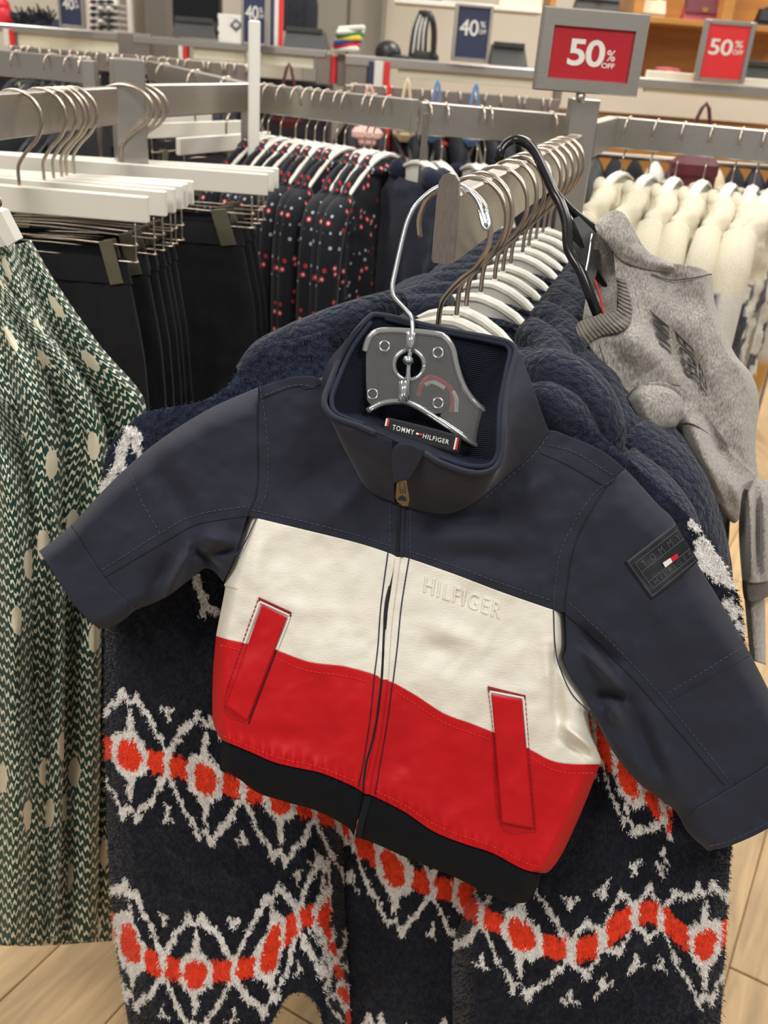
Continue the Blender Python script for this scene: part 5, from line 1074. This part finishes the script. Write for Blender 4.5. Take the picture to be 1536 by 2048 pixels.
for s_ in ([(440, 1290), (490, 1303)], [(552, 1316), (610, 1340), (690, 1352), (745, 1366)], [(790, 1382), (830, 1408), (886, 1444), (945, 1467), (984, 1480)], [(1062, 1515), (1102, 1538), (1141, 1546), (1190, 1546)], [(448, 1472), (556, 1515), (634, 1533), (712, 1563)], [(752, 1582), (809, 1610), (867, 1648), (926, 1672), (984, 1692), (1043, 1722), (1080, 1734)]): st(s_, 'red_st2', 1.4, (6, 3))
# zip: dark coil between the fronts, garage, puller
zb = MB()
zz = resamp(np.array(ZIP[2:10]), 90)
zb.tube(U(zz[:, 0], zz[:, 1], jd(zz[:, 0], zz[:, 1])+.0006), .0012, 6, 1)
zb.build('zip_coil', 'navy_dk', J, True)
zb = MB()
for a in np.linspace(0, 1, 26):
    p = (np.interp(a, [0, 1], [800, 796]), np.interp(a, [0, 1], [1014, 1100])); c = U(p[0], p[1], float(jd(p[0], p[1]))-.0014)
    zb.box(c, CR, CD, CF, .0022, .0011, .0014, .2)
zb.build('zip_teeth', 'leather', J)
# dark strip painting the shade inside the open zip on the white band
strip('zip_gap_shade', [(781, 1172), (775, 1195), (771, 1225), (770, 1258)], jd, 7, .0008, 'navy_dk', J)
strip('placket_edge', [(796, 1114), (787, 1180), (778, 1253), (771, 1359)], jd, 10, .0012, 'white_ny', J, thick=.0012)
strip('placket_edge', [(771, 1359), (757, 1468), (742, 1540), (733, 1588)], jd, 9, .0012, 'red_ny', J, thick=.0012)
strip('placket_edge', [(806, 1010), (803, 1114)], jd, 9, .0008, 'navy', J, thick=.0012)
strip('hem_facing', [(736, 1594), (724, 1640), (716, 1676)], lambda x, y, u, v: hemd(x, y, 0, .5), 13, .0010, 'rib_navy', J, thick=.002)
# ---- collar
RIML = [(737, 636), (690, 695), (658, 770), (649, 797), (653, 818), (672, 836), (718, 852), (750, 867), (784, 881)]
RIMR = [(796, 884), (848, 906), (880, 925), (929, 942), (962, 946), (990, 936), (1003, 912), (1006, 877), (1010, 812), (1017, 763), (1028, 722), (1030, 697)]
def rimz(px, py):   # collar rim: front edge near, back edge far
    return np.interp(py, [630, 700, 800, 860, 950], [.790, .772, .742, .728, .722])
def cl(px, py, u, v):
    b = jd0(px, py)-.004; return rimz(px, py)*(1-v)+b*v-.006*np.sin(np.pi*v)+.002*fbm(px/40, py/40, 21)+crease(px, py, [(690, 900, 760, 960, 16, .003), (850, 985, 930, 1000, 14, .005), (930, 985, 1000, 930, 14, -.004), (860, 1005, 920, 1012, 8, .004)])
cL = sheet('collar', RIML, [(643, 762), (668, 832), (700, 915), (735, 978), (790, 1006)], [(737, 636), (714, 655), (685, 688), (656, 724), (643, 762)], [(784, 881), (788, 940), (790, 1006)], 100, 40, cl, .006, 'navy', J)
cR = sheet('collar', RIMR, [(797, 1010), (828, 1018), (874, 1027), (913, 1023), (962, 996), (1011, 954), (1059, 911), (1097, 860)], [(796, 884), (800, 940), (797, 1010)], [(1030, 697), (1043, 714), (1069, 782), (1085, 830), (1097, 860)], 130, 40, cl, .006, 'navy', J)
back_rim = [(737, 637), (766, 631), (828, 645), (900, 661), (978, 675), (1012, 683), (1030, 697)]
def cin(px, py, u, v):
    r = rimz(px, py); s = np.clip(np.minimum(np.minimum(u, 1-u)*3.2, np.minimum(v*2.2, (1-v)*7)), 0, 1)
    return r+(.806-r)*(s**.7)
sheet('collar_lining', back_rim, [(655, 806), (672, 832), (718, 849), (785, 880), (848, 903), (929, 938), (985, 933), (1004, 890)], [(737, 637), (695, 697), (664, 766), (655, 806)], [(1030, 697), (1019, 745), (1010, 812), (1004, 890)], 130, 110, cin, .002, 'rib_in', J)
# piped rim running round the opening
rp = np.array(RIML[::-1][1:]+back_rim[1:-1]+RIMR[::-1][:-1], float); rp = cr(rp, 6)
MB().tube(U(rp[:, 0], rp[:, 1], rimz(rp[:, 0], rp[:, 1])-.0005), .0024, 8, 1).build('collar_rim', 'navy', J, True)
rp2 = np.array([(770, 637), (828, 651), (900, 667), (978, 682), (1018, 697), (1012, 745), (1000, 812), (997, 880), (994, 912), (975, 932), (930, 931), (880, 915)], float); rp2 = cr(rp2, 6)
MB().tube(U(rp2[:, 0], rp2[:, 1], rimz(rp2[:, 0], rp2[:, 1])+.0012), .0022, 8, 1).build('collar_coil', 'rib_in', J, True)
rp3 = np.array([(742, 645), (702, 700), (671, 772), (663, 800), (668, 822), (690, 836), (730, 850)], float); rp3 = cr(rp3, 6)
MB().tube(U(rp3[:, 0], rp3[:, 1], rimz(rp3[:, 0], rp3[:, 1])+.0012), .0022, 8, 1).build('collar_coil', 'rib_in', J, True)
def clf(px, py, u=0, v=0): return np.interp(py, [880, 1000], [.724, .765])-.003
st([(1070, 800), (1040, 840), (1010, 880)], d=lambda x, y, u, v: jd0(x, y)-.022)
st([(1096, 872), (1062, 915), (1014, 958), (965, 1000)], d=lambda x, y, u, v: jd0(x, y)-.008)
# zip garage and brass puller
def gd(px, py, u, v): return np.interp(py, [885, 970], [.716, .738])-.004*np.sin(np.pi*u)
sheet('zip_garage', [(797, 886), (820, 889), (847, 904)], [(788, 966), (803, 962), (818, 957)], [(797, 886), (784, 905), (788, 966)], [(847, 904), (838, 925), (818, 957)], 16, 24, gd, .003, 'navy', J)
def pz(px, py, u=0, v=0): return np.interp(py, [955, 1015], [.733, .741])+0*px
pl_ = [(793, 967), (802, 961), (813, 961), (815, 975), (819, 1000), (816, 1012), (806, 1012), (794, 1003), (791, 995)]
pa = np.array(pl_, float); b = MB(); b.extrude(U(pa[:, 0], pa[:, 1], pz(pa[:, 0], pa[:, 1])), CF*.0022); pu = b.build('zip_puller', 'brass', J)
ha = np.array([(795, 1000), (799, 993), (805, 991), (811, 995), (814, 1003)], float); b = MB(); b.extrude(U(ha[:, 0], ha[:, 1], pz(ha[:, 0], ha[:, 1])-.0004), CF*.0006); q = b.build('puller_slot', 'navy_dk', J); q.parent = pu; q.location = (0, 0, 0)
q = strip('puller_rib', [(799, 966), (801, 988)], pz, 1.4, .0002, 'leather', J, thick=.0002); q.parent = pu; q.location = (0, 0, 0)
q = strip('puller_rib', [(809, 965), (811, 988)], pz, 1.4, .0002, 'leather', J, thick=.0002); q.parent = pu; q.location = (0, 0, 0)
q = text_on('puller_letters', 'TH', [(802, 979), (809, 979), (809, 988), (802, 988)], pz, .0004, 'leather', J); q.parent = pu; q.location = (0, 0, 0)
# neck label inside
def ld(px, py, u, v): return .772+0*np.asarray(px, float)
lb = sheet('neck_label', [(774, 834.0), (860, 855.0), (925, 873.0)], [(765, 859.0), (850, 890.0), (917, 909.0)], [(774, 834.0), (765, 859.0)], [(925, 873.0), (917, 909.0)], 20, 8, ld, .0006, 'label_bk', J)
def ldp(px, py, u=0, v=0): return .7710+0*np.asarray(px, float)
def lsub(o): o.parent = lb; o.location = (0, 0, 0); return o
lsub(text_on('label_letters', 'TOMMY', [(786, 849.0), (829, 860.0), (827, 870.0), (784, 859.0)], ldp, 0, 'white_pr', J, 1.25, .01))
lsub(text_on('label_letters', 'HILFIGER', [(847, 867.0), (899, 880.0), (897, 889.0), (845, 876.0)], ldp, 0, 'white_pr', J, 1.15, .01))
lsub(strip('label_flag', [(832, 867.0), (837, 868.5)], ldp, 4, 0, 'white_pr', J)); lsub(strip('label_flag', [(837, 868.5), (844, 870.0)], ldp, 4, 0, 'red_pr', J))
for (x0, y0, x1, y1) in ((776, 837, 773, 852), (915, 875, 910, 899)):
    lsub(strip('label_stripe', [(x0-2, y0), (x1-2, y1)], ldp, 3.5, 0, 'white_pr', J)); lsub(strip('label_stripe', [(x0+2, y0+1), (x1+2, y1+1)], ldp, 3.5, 0, 'red_pr', J))
# hanging loop of red and white tape on the back of the neck
def tape(pts, m, w): return strip('neck_tape', pts, lambda x, y, u, v: .795+0*x, w, .001, m, J)
tape([(836, 792), (845, 765), (862, 754), (890, 766), (903, 780)], 'red_pr', 9); tape([(850, 770), (866, 764), (890, 776)], 'white_pr', 8); tape([(905, 782), (913, 800), (912, 824)], 'white_pr', 9); tape([(901, 779), (905, 800), (902, 824)], 'red_pr', 7)
# ---- pockets
def pocket(q, wq, nm):
    P_ = np.array(q, float)
    w = sheet('pocket_welt', [q[0], q[1]], [q[3], q[2]], [q[0], q[3]], [q[1], q[2]], 16, 50, lambda x, y, u, v: jd(x, y)-.0035+.0022*np.clip((u-.8)/.2, 0, 1)*0-.001*np.sin(np.pi*u), .002, 'red_ny', J)
    def on(x, y, u, v): return jd(x, y)-.0005
    for a, c in wq: strip('pocket_trim', [a, c], on, 4.5, .001, 'white_pr', J)
    return w
pocket([(524, 1209), (574, 1235), (494, 1441), (453, 1412)], [((519, 1204), (489, 1287)), ((579, 1233), (553, 1299)), ((519, 1203), (579, 1231))], 'l')
pocket([(983, 1389), (1043, 1399), (1067, 1657), (1004, 1645)], [((980, 1384), (989, 1464)), ((1047, 1397), (1055, 1495)), ((980, 1383), (1048, 1396))], 'r')
st([(516, 1200), (484, 1290), (448, 1414), (494, 1447)], 'red_st', 2, (7, 3), .0012); st([(582, 1229), (552, 1304), (497, 1448)], 'navy_dk', 2.2, None, .0006)
st([(977, 1380), (987, 1466), (1001, 1648), (1072, 1664)], 'red_st', 2, (7, 3), .0012); st([(1050, 1395), (1058, 1500), (1072, 1662)], 'red_st', 2, (7, 3), .0012)
# dense bar tacks along the top of each pocket
for (x0, y0, x1, y1) in ((518, 1198, 581, 1227), (977, 1376, 1050, 1394)):
    b = MB()
    for a in np.linspace(0, 1, 24):
        x = x0+(x1-x0)*a; y = y0+(y1-y0)*a; dx = 3*(1 if x0 > 700 else -1)
        p = np.array([(x-1, y-3.5), (x+1, y-3.5), (x+1, y+4), (x-1, y+4)], float)
        b.extrude(U(p[:, 0], p[:, 1], jd(p[:, 0], p[:, 1])-.0016), CF*.001)
    b.build('bar_tack', 'red_st', J)
# embossed lettering on the white band
text_on('embossed_letters', 'HILFIGER', [(851, 1151), (1005, 1206), (999, 1238), (847, 1184)], jd, .0006, 'white_ny', J, 1.18, 0, .0014)
# ---- sleeve patch
def pd(px, py, u=0, v=0): return jd(px, py)-.0016
PQ = [(1250, 1124), (1350, 1046), (1397, 1122), (1303, 1199)]
pt = sheet('sleeve_patch', [PQ[0], PQ[1]], [PQ[3], (1355, 1160), PQ[2]], [PQ[0], PQ[3]], [PQ[1], PQ[2]], 24, 24, pd, .001, 'leather', J)
def bl(a, b): # bilinear inside the patch
    q = np.array(PQ, float); return tuple((1-b)*((1-a)*q[0]+a*q[1])+b*((1-a)*q[3]+a*q[2]))
def psub(o): o.parent = pt; o.location = (0, 0, 0); return o
for pts in ([(.04, .05), (.98, .05)], [(.04, .05), (.04, .95)], [(.04, .95), (.98, .95)], [(.12, .16), (.98, .16)], [(.12, .16), (.12, .84)], [(.12, .84), (.98, .84)], [(.12, .40), (.99, .40)], [(.12, .66), (.99, .66)]):
    psub(strip('patch_line', [bl(*p) for p in pts], pd, 1.8, .0006, 'emb', J))
psub(text_on('patch_letters', 'TOMMY', [bl(.2, .21), bl(.96, .21), bl(.96, .37), bl(.2, .37)], pd, .0007, 'emb', J, 2.2))
psub(text_on('patch_letters', 'HILFIGER', [bl(.2, .69), bl(.98, .69), bl(.98, .81), bl(.2, .81)], pd, .0007, 'emb', J, 1.7))
def flag(c0, m):
    p = np.array(c0, float); b = MB(); b.extrude(U(p[:, 0], p[:, 1], pd(p[:, 0], p[:, 1])-.0018), CF*.0016); psub(b.build('patch_flag', m, J))
flag([(1326, 1126), (1341, 1116), (1345, 1124), (1331, 1135)], 'white_pr'); flag([(1341, 1116), (1354, 1107), (1358, 1115), (1345, 1124)], 'red_pr')

# ================================================================== clear hanger of the baby jacket
CH = thing('clothes_hanger', 'clear plastic hanger with zinc wire hook inside the baby jacket collar', 'hanger', tuple(U(820., 690., .775)))
def hz(px, py): return np.interp(py, [640, 900], [.776, .786])+0*np.asarray(px, float)
up = [(560, 800), (640, 745), (700, 722), (726, 706), (733, 688), (742, 671), (762, 661), (815, 662), (867, 667), (890, 674), (906, 698), (913, 730), (926, 769), (945, 799), (970, 821), (1040, 866), (1120, 930)]
lo = [(1100, 975), (1020, 926), (949, 888), (913, 864), (874, 838), (832, 812), (802, 803), (766, 806), (734, 822), (690, 852), (640, 862), (560, 850)]
upc = cr(np.array(up, float), 5); loc_ = cr(np.array(lo, float), 5)
# plate with a round hole: strips between outline and hole
oc = resamp(np.vstack([upc, loc_, upc[:1]]), 97, straight=True)[:-1]
c0 = np.array([818., 730.]); ang = np.arctan2(oc[:, 1]-c0[1], oc[:, 0]-c0[0])
# one thin web with a hole cut by building it from two half sheets
def web(Tp, Bp, nm):
    return None
b = MB(); n = 64
ta = np.linspace(0, 2*np.pi, n, endpoint=False); hole = np.stack([818+30*np.cos(ta), 730+30*np.sin(ta)], -1)
# inner region around the hole: ring from circle to a rectangle-like core outline, then wings
core = np.array([(733, 690), (742, 671), (762, 661), (790, 661), (815, 662), (845, 665), (867, 667), (890, 674), (906, 698), (913, 730), (920, 752), (926, 769), (905, 800), (880, 830), (852, 822), (832, 812), (802, 803), (766, 806), (745, 815), (734, 800), (732, 760), (732, 720)], float)
cc = resamp(np.vstack([core, core[:1]]), 400, straight=True)[:-1]; ca = np.arctan2(cc[:, 1]-730, cc[:, 0]-818)
ring = []
for a in ta:
    d = np.angle(np.exp(1j*(ca-a))); ring.append(cc[np.argmin(np.abs(d))])
ring = np.array(ring)
for zo in (0, .003):
    V = np.concatenate([U(hole[:, 0], hole[:, 1], hz(0, hole[:, 1])+zo), U(ring[:, 0], ring[:, 1], hz(0, ring[:, 1])+zo)])
    fs = [(i, (i+1) % n, n+(i+1) % n, n+i) for i in range(n)]
    if zo: fs = [f[::-1] for f in fs]
    b.add(V, fs)
m_ = b.n//2
b.f += [(i, (i+1) % n, m_+(i+1) % n, m_+i)[::-1] for i in range(n)]+[(n+i, n+(i+1) % n, m_+n+(i+1) % n, m_+n+i) for i in range(n)]
b.build('neck_plate', 'clear', CH)
wing = np.array([(926, 769), (945, 799), (970, 821), (992, 836), (984, 908), (949, 888), (913, 864), (880, 831), (905, 800)], float)
b = MB(); b.extrude(U(wing[:, 0], wing[:, 1], hz(0, wing[:, 1])), CF*.003); b.build('shoulder_web', 'clear', CH)
wing = np.array([(732, 720), (700, 732), (640, 755), (560, 805), (560, 850), (640, 862), (690, 850), (734, 805)], float)
b = MB(); b.extrude(U(wing[:, 0], wing[:, 1], hz(0, wing[:, 1])+.012), CF*.003); b.build('shoulder_web', 'clear', CH)
for rim_, nm in ((upc, 'rim'), (loc_, 'rim')):
    s_ = rim_[(rim_[:, 0] > 728)]; s_ = s_[s_[:, 0] < 990]
    MB().tube(U(s_[:, 0], s_[:, 1], hz(0, s_[:, 1])), .0026, 8, 1).build(nm, 'clear_rim', CH, True)
MB().tube(U(hole[:, 0], hole[:, 1], hz(0, hole[:, 1])).tolist()+[U(hole[0, 0], hole[0, 1], float(hz(0, hole[0, 1]))).tolist()], .002, 8, 1).build('hole_rim', 'clear_rim', CH, True)
for x, y0, y1 in ((822, 664, 704), (808, 762, 802)):
    MB().tube([U(x, y0, .775), U(x-2, y1, .777)], .0042, 10, 1).build('hook_socket', 'clear_rim', CH, True)
for x, y in ((769, 692), (876, 705), (745, 788), (876, 806)):
    t_ = np.linspace(0, 2*np.pi, 25); MB().tube(U(x+10*np.cos(t_), y+10*np.sin(t_), .7745+0*t_), .0007, 6, 1).build('moulded_ring', 'clear_rim', CH, True)
wire = [(814, 800, .779), (816, 760, .777), (818, 720, .776), (823, 690, .775), (825, 662, .775), (824, 645, .776), (821, 632, .776), (806, 614, .777), (793, 600, .777), (786, 588, .777), (785, 570, .777), (790, 545, .777), (804, 483, .776), (815, 443, .775), (829, 415, .774), (850, 392, .775), (873, 376, .778), (900, 368, .780), (925, 373, .780), (945, 388, .779), (958, 407, .777), (966, 430, .776), (973, 452, .775)]
wv = np.array([U(a, b_, c) for a, b_, c in wire]); MB().tube(wv, .0021, 10, 4).build('hook', 'zinc', CH, True)
MB().tube([U(958, 420, .7765), U(966, 452, .775), U(974, 458, .775), U(979, 446, .775), U(972, 418, .776)], .0016, 8, 4).build('hook_end_clip', 'zinc', CH, True)
MB().tube([U(818, 716, .7735), U(816, 722, .773), U(815, 728, .774)], [.004, .005, .003], 8, 3).build('hook_bead', 'zinc', CH, True)
